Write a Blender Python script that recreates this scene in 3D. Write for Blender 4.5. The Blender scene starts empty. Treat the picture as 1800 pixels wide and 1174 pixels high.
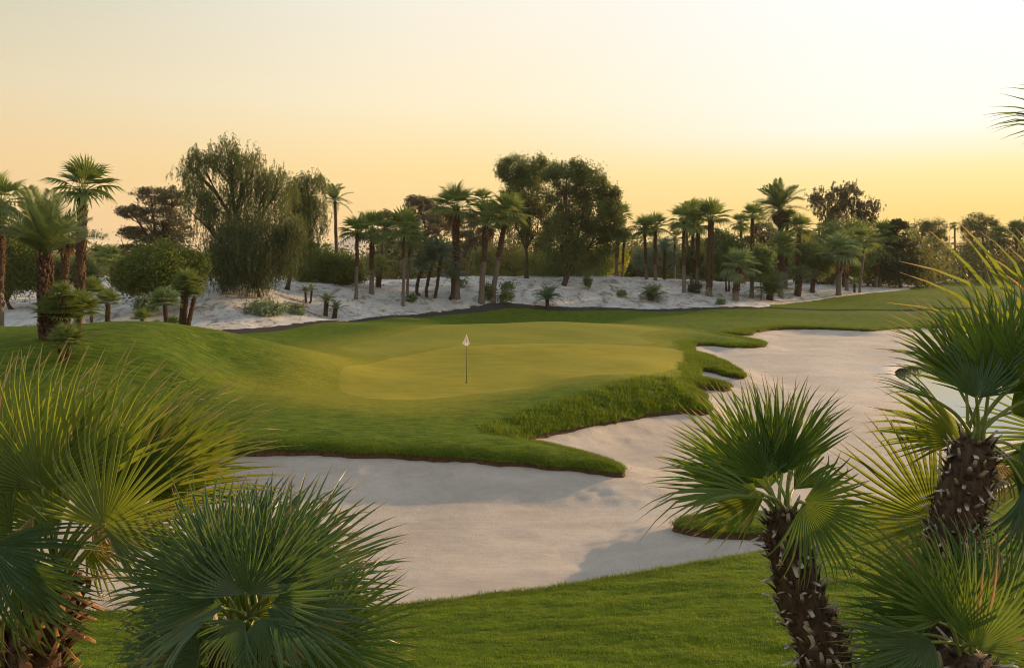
import bpy, math, random
import numpy as np
from mathutils import Vector, Matrix

random.seed(7)
RNG = np.random.default_rng(11)
sc = bpy.context.scene
R = math.radians

# ------------------------------------------------------------------ camera
CH, FPX, YH = 5.2, 1600.0, 468.0        # eye height, focal length in photo pixels, horizon row
cam_d = bpy.data.cameras.new('camera')
cam = bpy.data.objects.new('camera', cam_d)
sc.collection.objects.link(cam)
cam.location = (0, 0, CH)
cam.rotation_euler = (R(90), 0, 0)
cam_d.sensor_width = 36.0
cam_d.lens = 36.0 * FPX / 1800.0
cam_d.shift_y = -(587.0 - YH) / 1800.0
cam_d.clip_start = 0.05
cam_d.clip_end = 30000
sc.camera = cam

# ------------------------------------------------------------------ light
SUN_AZ, SUN_EL = 53.0, 12.0             # degrees to the right of the view, degrees up
sun_dir = Vector((math.sin(R(SUN_AZ)) * math.cos(R(SUN_EL)), math.cos(R(SUN_AZ)) * math.cos(R(SUN_EL)), math.sin(R(SUN_EL))))
sl = bpy.data.lights.new('sun', 'SUN')
sl.energy = 5.0
sl.angle = R(1.5)
sl.color = (1.0, 0.64, 0.30)
so = bpy.data.objects.new('sun', sl)
sc.collection.objects.link(so)
so.rotation_euler = sun_dir.to_track_quat('Z', 'Y').to_euler()
so.location = (60, 40, 40)

def srgb(r, g, b):
    def f(c):
        c /= 255.0
        return c / 12.92 if c <= 0.04045 else ((c + 0.055) / 1.055) ** 2.4
    return (f(r), f(g), f(b), 1.0)

world = bpy.data.worlds.new("World")
sc.world = world
world.use_nodes = True
wn, wl = world.node_tree.nodes, world.node_tree.links
wn.clear()
w_out = wn.new('ShaderNodeOutputWorld')
w_bg = wn.new('ShaderNodeBackground')
w_bg2 = wn.new('ShaderNodeBackground')
w_add = wn.new('ShaderNodeAddShader')
w_tc = wn.new('ShaderNodeTexCoord')
w_sep = wn.new('ShaderNodeSeparateXYZ')
wl.new(w_tc.outputs['Generated'], w_sep.inputs[0])
w_asin = wn.new('ShaderNodeMath'); w_asin.operation = 'ARCSINE'
wl.new(w_sep.outputs['Z'], w_asin.inputs[0])
w_el = wn.new('ShaderNodeMath'); w_el.operation = 'DIVIDE'
wl.new(w_asin.outputs[0], w_el.inputs[0]); w_el.inputs[1].default_value = math.pi / 2
w_comb = wn.new('ShaderNodeCombineXYZ')
wl.new(w_sep.outputs['X'], w_comb.inputs[0]); wl.new(w_sep.outputs['Y'], w_comb.inputs[1])
w_nrm = wn.new('ShaderNodeVectorMath'); w_nrm.operation = 'NORMALIZE'
wl.new(w_comb.outputs[0], w_nrm.inputs[0])
w_dot = wn.new('ShaderNodeVectorMath'); w_dot.operation = 'DOT_PRODUCT'
wl.new(w_nrm.outputs[0], w_dot.inputs[0])
w_dot.inputs[1].default_value = (math.sin(R(SUN_AZ)), math.cos(R(SUN_AZ)), 0)
def ramp(stops):
    n = wn.new('ShaderNodeValToRGB')
    e = n.color_ramp.elements
    while len(e) < len(stops):
        e.new(0.5)
    for i, (el, c) in enumerate(stops):
        e[i].position = el / 90.0
        e[i].color = srgb(*c)
    wl.new(w_el.outputs[0], n.inputs[0])
    return n
ramp_away = ramp([(0, (236, 186, 142)), (2.5, (241, 197, 142)), (6, (239, 205, 150)), (10, (227, 211, 175)),
                  (16, (201, 201, 180)), (24, (204, 208, 202)), (45, (192, 206, 216)), (90, (176, 194, 214))])
ramp_mid = ramp([(0, (250, 200, 120)), (2.5, (252, 210, 126)), (6, (255, 224, 154)), (10, (255, 240, 205)),
                 (16, (250, 242, 226)), (24, (234, 235, 230)), (45, (204, 215, 222)), (90, (176, 194, 214))])
ramp_sun = ramp([(0, (255, 206, 88)), (3, (255, 217, 108)), (5.5, (255, 236, 165)), (8, (255, 255, 245)),
                 (15, (255, 255, 255)), (24, (254, 252, 247)), (45, (216, 224, 228)), (90, (176, 194, 214))])
def mrange(src, a, b):
    m = wn.new('ShaderNodeMapRange'); m.interpolation_type = 'SMOOTHSTEP'
    wl.new(src, m.inputs[0]); m.inputs[1].default_value = a; m.inputs[2].default_value = b
    return m.outputs[0]
w_m1 = wn.new('ShaderNodeMixRGB'); w_m2 = wn.new('ShaderNodeMixRGB')
wl.new(mrange(w_dot.outputs['Value'], 0.0, 0.66), w_m1.inputs[0])
wl.new(ramp_away.outputs[0], w_m1.inputs[1]); wl.new(ramp_mid.outputs[0], w_m1.inputs[2])
wl.new(mrange(w_dot.outputs['Value'], 0.55, 0.95), w_m2.inputs[0])
wl.new(w_m1.outputs[0], w_m2.inputs[1]); wl.new(ramp_sun.outputs[0], w_m2.inputs[2])
wl.new(w_m2.outputs[0], w_bg.inputs[0])
w_bg.inputs[1].default_value = 0.68
w_sky = wn.new('ShaderNodeTexSky')
w_sky.sky_type = 'NISHITA'; w_sky.sun_disc = False
w_sky.sun_elevation = R(SUN_EL); w_sky.sun_rotation = R(SUN_AZ)
wl.new(w_sky.outputs[0], w_bg2.inputs[0])
w_bg2.inputs[1].default_value = 0.0035
wl.new(w_bg.outputs[0], w_add.inputs[0]); wl.new(w_bg2.outputs[0], w_add.inputs[1])
wl.new(w_add.outputs[0], w_out.inputs[0])

vs = sc.view_settings
vs.view_transform = 'Standard'; vs.look = 'None'; vs.exposure = 0.60; vs.gamma = 1.0
vs.use_curve_mapping = False
sc.render.engine = 'CYCLES'
sc.cycles.use_denoising = True
sc.cycles.filter_width = 1.05
sc.cycles.max_bounces = 6
sc.cycles.diffuse_bounces = 3
sc.cycles.glossy_bounces = 3
sc.cycles.transmission_bounces = 4
sc.cycles.sample_clamp_indirect = 4.0

# ------------------------------------------------------------------ helpers
def link(o, parent=None):
    sc.collection.objects.link(o)
    if parent is not None:
        o.parent = parent
    return o

def np_mesh(name, V, F, mat=None, attrs=None, smooth=True):
    """V (n,3) and F (m,3 or 4) numpy -> mesh data"""
    V = np.asarray(V, dtype=np.float32); F = np.asarray(F, dtype=np.int32)
    me = bpy.data.meshes.new(name)
    k = F.shape[1]
    me.vertices.add(len(V)); me.vertices.foreach_set('co', V.ravel())
    me.loops.add(F.size); me.loops.foreach_set('vertex_index', F.ravel())
    me.polygons.add(len(F))
    me.polygons.foreach_set('loop_start', np.arange(0, F.size, k, dtype=np.int32))
    me.polygons.foreach_set('loop_total', np.full(len(F), k, dtype=np.int32))
    me.polygons.foreach_set('use_smooth', np.full(len(F), smooth, dtype=bool))
    for an, av in (attrs or {}).items():
        a = me.attributes.new(an, 'FLOAT', 'POINT')
        a.data.foreach_set('value', np.asarray(av, dtype=np.float32))
    me.update(calc_edges=True)
    me.validate()
    if mat is not None:
        me.materials.append(mat)
    return me

def mixed_mesh(name, V, F, mat=None, smooth=True):
    me = bpy.data.meshes.new(name)
    me.from_pydata([tuple(v) for v in V], [], [tuple(f) for f in F])
    me.polygons.foreach_set('use_smooth', [smooth] * len(me.polygons))
    me.update()
    if mat is not None:
        me.materials.append(mat)
    return me

def obj(name, me, parent=None, label=None, cat=None, group=None, kind=None):
    o = bpy.data.objects.new(name, me)
    link(o, parent)
    if label: o['label'] = label
    if cat: o['category'] = cat
    if group: o['group'] = group
    if kind: o['kind'] = kind
    return o

def root(name, loc, label, cat, group=None):
    o = obj(name, None, None, label, cat, group)
    o.location = loc
    o.empty_display_size = 0.2
    return o

def px2w(px, py, Y):
    """the world point seen in the photograph at (px, py) when it stands Y metres away"""
    return Vector(((px - 900.0) / FPX * Y, Y, CH - (py - YH) / FPX * Y))

def cat_rom(pts, n=6, closed=True):
    P = np.array(pts, dtype=float); out = []
    N = len(P)
    for i in range(N if closed else N - 1):
        if closed:
            p0, p1, p2, p3 = P[(i - 1) % N], P[i], P[(i + 1) % N], P[(i + 2) % N]
        else:
            p0, p1, p2, p3 = P[max(i - 1, 0)], P[i], P[i + 1], P[min(i + 2, N - 1)]
        for j in range(n):
            t = j / n
            out.append(0.5 * ((2 * p1) + (-p0 + p2) * t + (2 * p0 - 5 * p1 + 4 * p2 - p3) * t * t + (-p0 + 3 * p1 - 3 * p2 + p3) * t ** 3))
    if not closed: out.append(P[-1])
    return np.array(out)

def sdf(P, poly):
    """signed distance, positive inside"""
    P = np.asarray(P, dtype=np.float64); poly = np.asarray(poly)
    A = poly; B = np.roll(poly, -1, axis=0)
    out = np.empty(len(P))
    for s in range(0, len(P), 20000):
        Q = P[s:s + 20000]
        d2 = np.full(len(Q), 1e18); ins = np.zeros(len(Q), dtype=bool)
        for a, b in zip(A, B):
            ab = b - a; L = ab @ ab + 1e-12
            t = np.clip(((Q - a) @ ab) / L, 0, 1)
            dx = Q[:, 0] - a[0] - t * ab[0]; dy = Q[:, 1] - a[1] - t * ab[1]
            d2 = np.minimum(d2, dx * dx + dy * dy)
            c = (a[1] > Q[:, 1]) != (b[1] > Q[:, 1])
            if c.any():
                xi = a[0] + (Q[:, 1] - a[1]) / (b[1] - a[1] + 1e-15) * (b[0] - a[0])
                ins ^= c & (Q[:, 0] < xi)
        d = np.sqrt(d2)
        out[s:s + 20000] = np.where(ins, d, -d)
    return out

_perm = np.random.default_rng(3).permutation(1024)
_grad = np.random.default_rng(4).normal(size=(1024, 2)); _grad /= np.linalg.norm(_grad, axis=1)[:, None]
def noise2(x, y):
    xi = np.floor(x).astype(int); yi = np.floor(y).astype(int)
    xf = x - xi; yf = y - yi
    def g(ix, iy, dx, dy):
        h = _perm[(_perm[ix & 1023] + iy) & 1023]
        return _grad[h, 0] * dx + _grad[h, 1] * dy
    u = xf ** 3 * (xf * (xf * 6 - 15) + 10); v = yf ** 3 * (yf * (yf * 6 - 15) + 10)
    a = g(xi, yi, xf, yf); b = g(xi + 1, yi, xf - 1, yf)
    c = g(xi, yi + 1, xf, yf - 1); d = g(xi + 1, yi + 1, xf - 1, yf - 1)
    return (a * (1 - u) + b * u) * (1 - v) + (c * (1 - u) + d * u) * v
def fbm(x, y, o=3):
    s = 0; a = 1.0
    for i in range(o):
        s = s + a * noise2(x * 2 ** i + 17.3 * i, y * 2 ** i + 5.1 * i); a *= 0.5
    return s
def sstep(t):
    t = np.clip(t, 0, 1); return t * t * (3 - 2 * t)

# ------------------------------------------------------------------ terrain definition
# rows: photo x, photo y, height of the ground there (metres above the green)
def zpt(px, py, z):
    Y = (CH - z) * FPX / (py - YH)
    return ((px - 900.0) / FPX * Y, Y, z)

BUNKER_PX = [(-700, 1150, .1), (-200, 1100, .1), (120, 1070, .1), (400, 1066, .1), (560, 1062, .1), (690, 1055, .1), (850, 1037, .14), (1000, 1018, .18), (1100, 1003, .2),
    (1200, 986, .22), (1300, 968, .22), (1370, 955, .2), (1425, 943, .12), (1415, 933, -.02), (1340, 928, -.1), (1260, 923, -.15), (1205, 914, -.2),
    (1183, 903, -.22), (1205, 893, -.22), (1300, 888, -.1), (1400, 885, 0), (1500, 880, .05), (1650, 866, .05), (1800, 850, .05),
    (2100, 800, .0), (2500, 760, 0), (2600, 650, 0), (2300, 585, -.1), (1900, 570, -.2), (1750, 570, -.3), (1610, 571, -.3), (1570, 572.5, -.3),
    (1530, 575.5, -.3), (1490, 574, -.3), (1440, 572.5, -.3), (1380, 573, -.3), (1345, 576, -.3), (1325, 580, -.3), (1318, 583, -.3), (1295, 583, -.25), (1272, 583.5, -.25),
    (1300, 589, -.3), (1335, 595, -.35), (1346, 599, -.4), (1335, 603, -.4), (1290, 602.5, -.3), (1240, 600, -.25), (1214, 603, -.2),
    (1222, 612, -.25), (1219, 619, -.25), (1232, 621, -.2), (1262, 628, -.25), (1298, 643, -.35), (1309, 652, -.4), (1298, 655, -.4), (1265, 648, -.3),
    (1236, 642, -.2), (1230, 650, -.2), (1236, 658, -.2), (1262, 664, -.3), (1286, 672, -.4), (1272, 675, -.4), (1235, 673, -.3), (1216, 677, -.25),
    (1234, 692, -.25), (1252, 708, -.3), (1246, 714, -.3), (1205, 712, -.2), (1150, 716, -.15), (1080, 728, -.15), (1000, 742, -.15), (955, 751, -.15), (922, 760, -.15),
    (935, 766, -.15), (980, 773, -.2), (1030, 785, -.25), (1075, 798, -.3), (1096, 809, -.35), (1093, 817, -.35), (1060, 814, -.3), (1010, 808, -.25), (950, 803, -.2), (880, 797, -.15), (800, 791, -.1), (740, 789, -.1), (690, 785, -.05),
    (650, 785, 0), (600, 783, 0), (540, 779, 0), (480, 780, 0), (420, 781, 0), (360, 786, 0), (300, 795, 0), (150, 825, 0), (0, 855, 0), (-300, 900, 0), (-900, 960, 0)]
BUNKER = cat_rom([zpt(*p)[:2] for p in BUNKER_PX], 4)

SHORE = [(22.6, 55), (22.0, 50), (20.7, 45), (19.3, 40), (18.6, 36), (20, 33), (26, 32), (34, 36), (38, 45), (37, 56), (32, 63), (28, 63.5), (24.6, 60)]
SHORE = cat_rom(SHORE, 5)
PATH_NEAR = [(-600, 610, 0), (-200, 604, 0), (0, 600, 0), (200, 597, 0), (330, 592, 0), (400, 588, 0), (500, 580, 0), (600, 570.5, 0), (700, 559.6, 0), (800, 551.2, 0), (870, 547.5, 0), (930, 546.2, 0), (1000, 546, 0), (1100, 545.2, 0),
             (1200, 544.9, 0), (1300, 545.2, 0), (1342, 545.6, 0)]  # right part is a thin dark edge strip beyond the path's end
PATH_FAR = [(-600, 602, 0), (-200, 597, 0), (0, 593, 0), (200, 589, 0), (330, 586, 0), (400, 583, 0), (500, 577.5, 0), (600, 568, 0), (700, 557.5, 0), (800, 549.5, 0), (870, 546.2, 0), (930, 545.2, 0), (1000, 544.8, 0), (1100, 544.2, 0),
            (1200, 543.9, 0), (1300, 544.1, 0), (1342, 544.6, 0)]
EDGE_RIGHT = [(1370, 535, .3), (1400, 531, .4), (1450, 525, .7), (1530, 515, 1.3), (1600, 508, 1.5), (1640, 500, 1.5), (1700, 492, 1.6)]
P2N = [(1335, 544.9, 0), (1450, 544.9, 0), (1600, 544.6, 0), (1800, 544.0, 0), (2200, 543.0, 0)]; P2F = [(1335, 543.5, 0), (1450, 543.6, 0), (1600, 543.2, 0), (1800, 542.6, 0), (2200, 541.5, 0)]
PATH2 = np.array([zpt(*p)[:2] for p in P2N] + [zpt(*p)[:2] for p in P2F][::-1])
pn = [zpt(*p)[:2] for p in PATH_NEAR]; pf = [zpt(*p)[:2] for p in PATH_FAR]
PATH = np.array(list(cat_rom(pn, 4, False)) + list(cat_rom(pf, 4, False))[::-1])
er = [zpt(*p)[:2] for p in EDGE_RIGHT]
DESERT = np.array(list(cat_rom(pf, 4, False)) + list(cat_rom(er, 4, False)) + [(160, 420), (-420, 420), (-420, 70)])
DESERT2 = cat_rom([(150, 262), (170, 258), (196, 262), (240, 280), (260, 330), (180, 330), (145, 290)], 4)
GREEN1_PX = [(596, 676, 0), (604, 655, .1), (640, 638, .2), (700, 624, .28), (790, 610, .3), (860, 606, .33), (940, 605, .33), (1020, 606.5, .33), (1100, 608, .3), (1150, 610, .25), (1192, 616, .1), (1202, 628, .05),
             (1192, 645, .1), (1150, 654, .2), (1110, 659, .2), (1020, 668, .15), (940, 681, .05), (860, 691, 0), (780, 699, 0), (710, 702, 0), (650, 700, 0), (610, 690, 0)]
GREEN2_PX = [(600, 612, 0), (650, 600, 0), (700, 588, 0), (780, 577, 0), (860, 570, 0), (930, 566.5, 0), (1000, 567, 0), (1070, 571, 0), (1130, 577, -.05), (1168, 581, -.1), (1140, 587, -.05), (1122, 594, -.05), (1138, 602, -.05), (1150, 606, .0), (1100, 606.5, .1), (980, 606, .05), (860, 610, .05), (760, 620, 0), (640, 630, .1)]
GREEN1 = cat_rom([zpt(*p)[:2] for p in GREEN1_PX], 4)
GREEN2 = cat_rom([zpt(*p)[:2] for p in GREEN2_PX], 4)
ROUGH_PX = [(840, 752, 0), (900, 735, .05), (960, 713, .2), (1040, 692, .35), (1110, 674, .42), (1160, 662, .4), (1200, 664, .3), (1205, 650, .0), (1212, 630, -.1), (1214, 619, -.2),
            (1262, 624, -.25), (1320, 648, -.35), (1318, 660, -.4), (1300, 680, -.4), (1270, 715, -.35), (1100, 735, -.2), (1000, 750, -.2), (922, 768, -.2)]
ROUGH = cat_rom([zpt(*p)[:2] for p in ROUGH_PX], 3)

CTRL = [zpt(*p) for p in BUNKER_PX] + [zpt(*p) for p in PATH_NEAR[::2]] + [zpt(*p) for p in EDGE_RIGHT] + [zpt(*p) for p in GREEN1_PX[::2]]
for px, py, z in [(820, 672, 0), (720, 665, 0), (950, 640, .12), (900, 655, .05), (1050, 630, .2), (1180, 640, .12), (1195, 628, 0), (960, 713, .22), (1040, 694, .36), (1110, 678, .45), (1160, 668, .42), (1205, 672, .3),
                  (1000, 570, -.1), (850, 575, -.05), (700, 590, -.05), (1150, 570, -.1), (1230, 575, -.1), (1300, 572, -.1), (1170, 592, -.1), (1190, 606, -.1), (1240, 592, -.1),
                  (650, 580, .0), (560, 590, .0), (1345, 560, 0), (1450, 556, 0), (1550, 552, 0), (1700, 550, 0), (1450, 546, -.05), (1600, 544, -.05), (1750, 542, 0),
                  (600, 745, .05), (740, 735, .1), (860, 725, .15), (800, 765, .02), (900, 775, 0), (960, 788, -.12)]:
    CTRL.append(zpt(px, py, z))
def wp(px, py, Y):
    v = px2w(px, py, Y); return (v.x, v.y, v.z)
# by distance instead: (px, py, Y)
for a in [(-300, 590, 42), (0, 572, 44), (100, 568, 43), (180, 567, 42), (240, 568, 42), (300, 572, 43), (400, 586, 44.5), (500, 606, 46), (580, 621, 47), (650, 632, 48.5),
          (85, 594, 38), (140, 583, 39.5), (0, 600, 38), (-300, 620, 38), (200, 620, 37), (300, 635, 37), (400, 640, 40.8), (500, 655, 40.5), (0, 680, 33.5), (200, 700, 33.5), (300, 700, 34.6), (400, 702, 35.6), (500, 700, 35.9), (450, 688, 37.6), (560, 672, 40.2),
          (370, 750, 28.6), (450, 745, 29), (200, 770, 27), (0, 790, 26.5), (560, 640, 43),
          # behind the left mound
          (0, 0, -1), (150, 0, -1), (300, 0, -2), (430, 0, -2)]:
    if a[2] > 0: CTRL.append(wp(*a))
for (px, Y, z) in [(-300, 56, .6), (0, 57, .7), (150, 57, .6), (300, 57, .4), (430, 57, .15), (520, 57, .05), (600, 57, .05), (700, 60, .05), (800, 61.5, 0), (900, 62, 0), (1000, 61.5, 0), (1090, 61, 0),
                   (520, 66, 0), (400, 64, .1)]:
    CTRL.append(((px - 900) / FPX * Y, Y, z))
# foreground lawn and the ground under the near palms
for px in (-600, 0, 500, 900, 1300, 1800, 2400):
    CTRL.append(((px - 900) / FPX * 11.5, 11.5, .12 if px < 1400 else .15)); CTRL.append(((px - 900) / FPX * 7, 7, .12)); CTRL.append(((px - 900) / FPX * 3.5, 3.5, .1)); CTRL.append(((px - 900) / FPX * 1.2, 1.2, .1))
for px, Y, z in [(1500, 15.5, .3), (1700, 16, .35), (1900, 17, .4), (1450, 17.5, .15), (1600, 18.5, .2)]:
    CTRL.append(((px - 900) / FPX * Y, Y, z))
# desert mounds (photo x, photo y of the crest, distance)
for a in [(20, 528, 86), (120, 533, 86), (-300, 526, 88), (215, 540, 80), (250, 530, 82), (330, 512, 84), (400, 508, 86), (470, 509, 88), (540, 515, 92), (600, 520, 96), (650, 514, 100), (720, 497, 112), (800, 491, 116), (880, 494, 118), (940, 496, 118),
          (1000, 493, 120), (1100, 493, 124), (1160, 495, 124), (1230, 499, 128), (1300, 503, 130), (1380, 507, 132), (1440, 508, 136), (1500, 508, 142),
          (400, 545, 78), (480, 548, 81), (560, 548, 87), (640, 535, 96), (750, 525, 104), (860, 530, 106), (1000, 520, 113), (1100, 520, 115), (1250, 523, 116), (1330, 530, 115), (320, 550, 77),
          (1500, 506, 148), (1560, 504, 152), (1500, 522, 126), (1600, 517, 132), (1640, 504, 160), (1500, 535, 115), (1640, 530, 116), (1750, 515, 135), (1420, 538, 113), (1900, 530, 116)]:
    CTRL.append(wp(*a))
for (px, Y, z) in [(-600, 90, 3), (0, 90, 2.6), (300, 110, 2.6), (500, 120, 2.4), (620, 130, 2.6), (800, 150, 2.6), (1000, 155, 2.6), (1200, 160, 2.4), (1400, 165, 2.2), (1640, 200, 1.8), (1900, 200, 1.8),
                   (-600, 200, 2.4), (0, 200, 2.4), (600, 220, 2.2), (1000, 240, 2.2), (1400, 240, 2.2), (1700, 250, 2.4), (1740, 285, 3.6), (2000, 300, 3.4), (2400, 200, 2)]:
    CTRL.append(((px - 900) / FPX * Y, Y, z))
for Y in (420, 900, 2500):
    for t in (-1.1, -.5, 0, .5, 1.1):
        CTRL.append((t * Y, Y, 2.0))
CTRL = np.array(CTRL)

def warp(X, Y):
    Y = np.maximum(Y, .3)
    return np.stack([3.0 * X / Y, 3.0 * np.log(Y)], -1)
def tps_fit(C, lam=0.002):
    P = warp(C[:, 0], C[:, 1]); n = len(P)
    r2 = ((P[:, None] - P[None]) ** 2).sum(-1)
    K = 0.5 * r2 * np.log(r2 + 1e-12) + lam * np.eye(n)
    Q = np.hstack([np.ones((n, 1)), P])
    M = np.zeros((n + 3, n + 3)); M[:n, :n] = K; M[:n, n:] = Q; M[n:, :n] = Q.T
    w = np.linalg.solve(M, np.concatenate([C[:, 2], np.zeros(3)]))
    return P, w
_TP, _TW = tps_fit(CTRL)
def tps(X, Y):
    X = np.atleast_1d(np.asarray(X, float)); Y = np.atleast_1d(np.asarray(Y, float))
    out = np.empty(len(X))
    for s in range(0, len(X), 8000):
        Q = warp(X[s:s + 8000], Y[s:s + 8000])
        r2 = ((Q[:, None] - _TP[None]) ** 2).sum(-1)
        out[s:s + 8000] = (0.5 * r2 * np.log(r2 + 1e-12)) @ _TW[:-3] + _TW[-3] + Q @ _TW[-2:]
    return out

EDGE_DROP = .20
def h_ground(X, Y, sd_rough=None, smooth=False, sd_b=None):
    """turf and desert height"""
    X = np.atleast_1d(np.asarray(X, float)); Y = np.atleast_1d(np.asarray(Y, float))
    h = tps(X, Y)
    q = X * .80 + Y * .60
    lawn = sstep((Y - 24) / 10) * (1 - sstep((Y - 118) / 22))
    h = h + lawn * (.32 * noise2(q / 9.5 + 3.1, (X * .6 - Y * .8) / 22 + 1.7) + .10 * noise2(q / 4.6 + 8.0, (X * .6 - Y * .8) / 15))
    qc = q - (-1.0 * .8 + 74 * .6); cc = (X * .6 - Y * .8) - (-1.0 * .6 - 74 * .8)
    h = h + .42 * np.exp(-(qc / 8.5) ** 2 - (cc / 15.0) ** 2)
    if smooth: return h
    near = 1 - sstep((Y - 14) / 16)
    h = h + near * (0.050 * fbm(X * .55, Y * 1.7, 3) + .014 * fbm(X * 5 + 3, Y * 8, 2))
    mid = sstep((Y - 14) / 16) * (1 - sstep((Y - 60) / 30))
    h = h + mid * .035 * fbm(X * .7, Y * 1.1, 4)
    if sd_rough is None:
        sd_rough = sdf(np.stack([X, Y], -1), ROUGH)
    rg = sstep(sd_rough / 1.2)
    h = h + rg * (.16 * fbm(X * .9, Y * .7, 3) + .07 * np.abs(fbm(X * 2.6, Y * 2.0, 2)))
    if sd_b is None:
        sd_b = np.full(len(X), -50.0)
        lo, hi = BUNKER.min(0) - 3, BUNKER.max(0) + 3
        m = (X > lo[0]) & (X < hi[0]) & (Y > lo[1]) & (Y < hi[1])
        if m.any(): sd_b[m] = sdf(np.stack([X[m], Y[m]], -1), BUNKER)
    h = h - EDGE_DROP * (.35 + .65 * sstep((Y - 17) / 4)) * np.exp(-np.maximum(-sd_b, 0) / (.30 + .012 * Y))
    return h
def h_desert(X, Y, sd):
    far = sstep(sd / 3.0)
    a = fbm(X * .12, Y * .12, 4) * .35 + fbm(X * .5, Y * .45, 4) * .13 - .16 * np.abs(fbm(X * .9 + 9, Y * .7, 3))
    return h_ground(X, Y, np.full(len(X), -9.0), sd_b=np.full(len(X), -9.0)) + far * a
def h_sand(X, Y, sd):
    X = np.atleast_1d(X); Y = np.atleast_1d(Y)
    g = tps(X, Y)
    zs = -1.0 + .10 * fbm(X * .16, Y * .12, 2) - .12 * np.exp(-((X - 17) ** 2 / 60 + (Y - 44) ** 2 / 90))
    zs = zs - .25 * sstep((Y - 30) / 30) * 0
    sp = sdf(np.stack([X, Y], -1), SHORE)
    zs = zs - .30 * sstep((sp + 5.0) / 5.2) - .7 * sstep((sp + .1) / 2.0)
    wob = 1 + .25 * fbm(X * .5, Y * .5, 2)
    t = sstep(sd / (2.3 * wob))
    h = (g - EDGE_DROP * (.35 + .65 * sstep((Y - 17) / 4)) - .15 - .04 * fbm(X * 1.3, Y * 1.3, 2)) * (1 - t) + zs * t
    h = h + .022 * fbm(X * .9, Y * 1.6, 3) + .03 * np.exp(-((sd - 1.2) / .8) ** 2) * fbm(X * 2.2, Y * 2.2, 3)
    return h
def ground_at(x, y):
    """final ground height for things that stand on it"""
    P = np.array([[x, y]])
    sb = sdf(P, BUNKER)[0]
    if sb > 0: return float(h_sand(P[:, 0], P[:, 1], np.array([sb]))[0])
    sdd = sdf(P, DESERT)[0]
    if sdd > 0: return float(h_desert(P[:, 0], P[:, 1], np.array([sdd]))[0])
    return float(h_ground(P[:, 0], P[:, 1])[0])
def hit(px, py, y0=10.0, y1=400.0):
    """where the line of sight through a photo pixel meets the turf or desert"""
    Ys = np.exp(np.linspace(math.log(y0), math.log(y1), 1400))
    Xs = (px - 900) / FPX * Ys
    hz = tps(Xs, Ys); ray = CH - (py - YH) / FPX * Ys
    k = np.argmax(hz >= ray)
    if not (hz >= ray).any(): k = len(Ys) - 1
    return float(Xs[k]), float(Ys[k])

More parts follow.
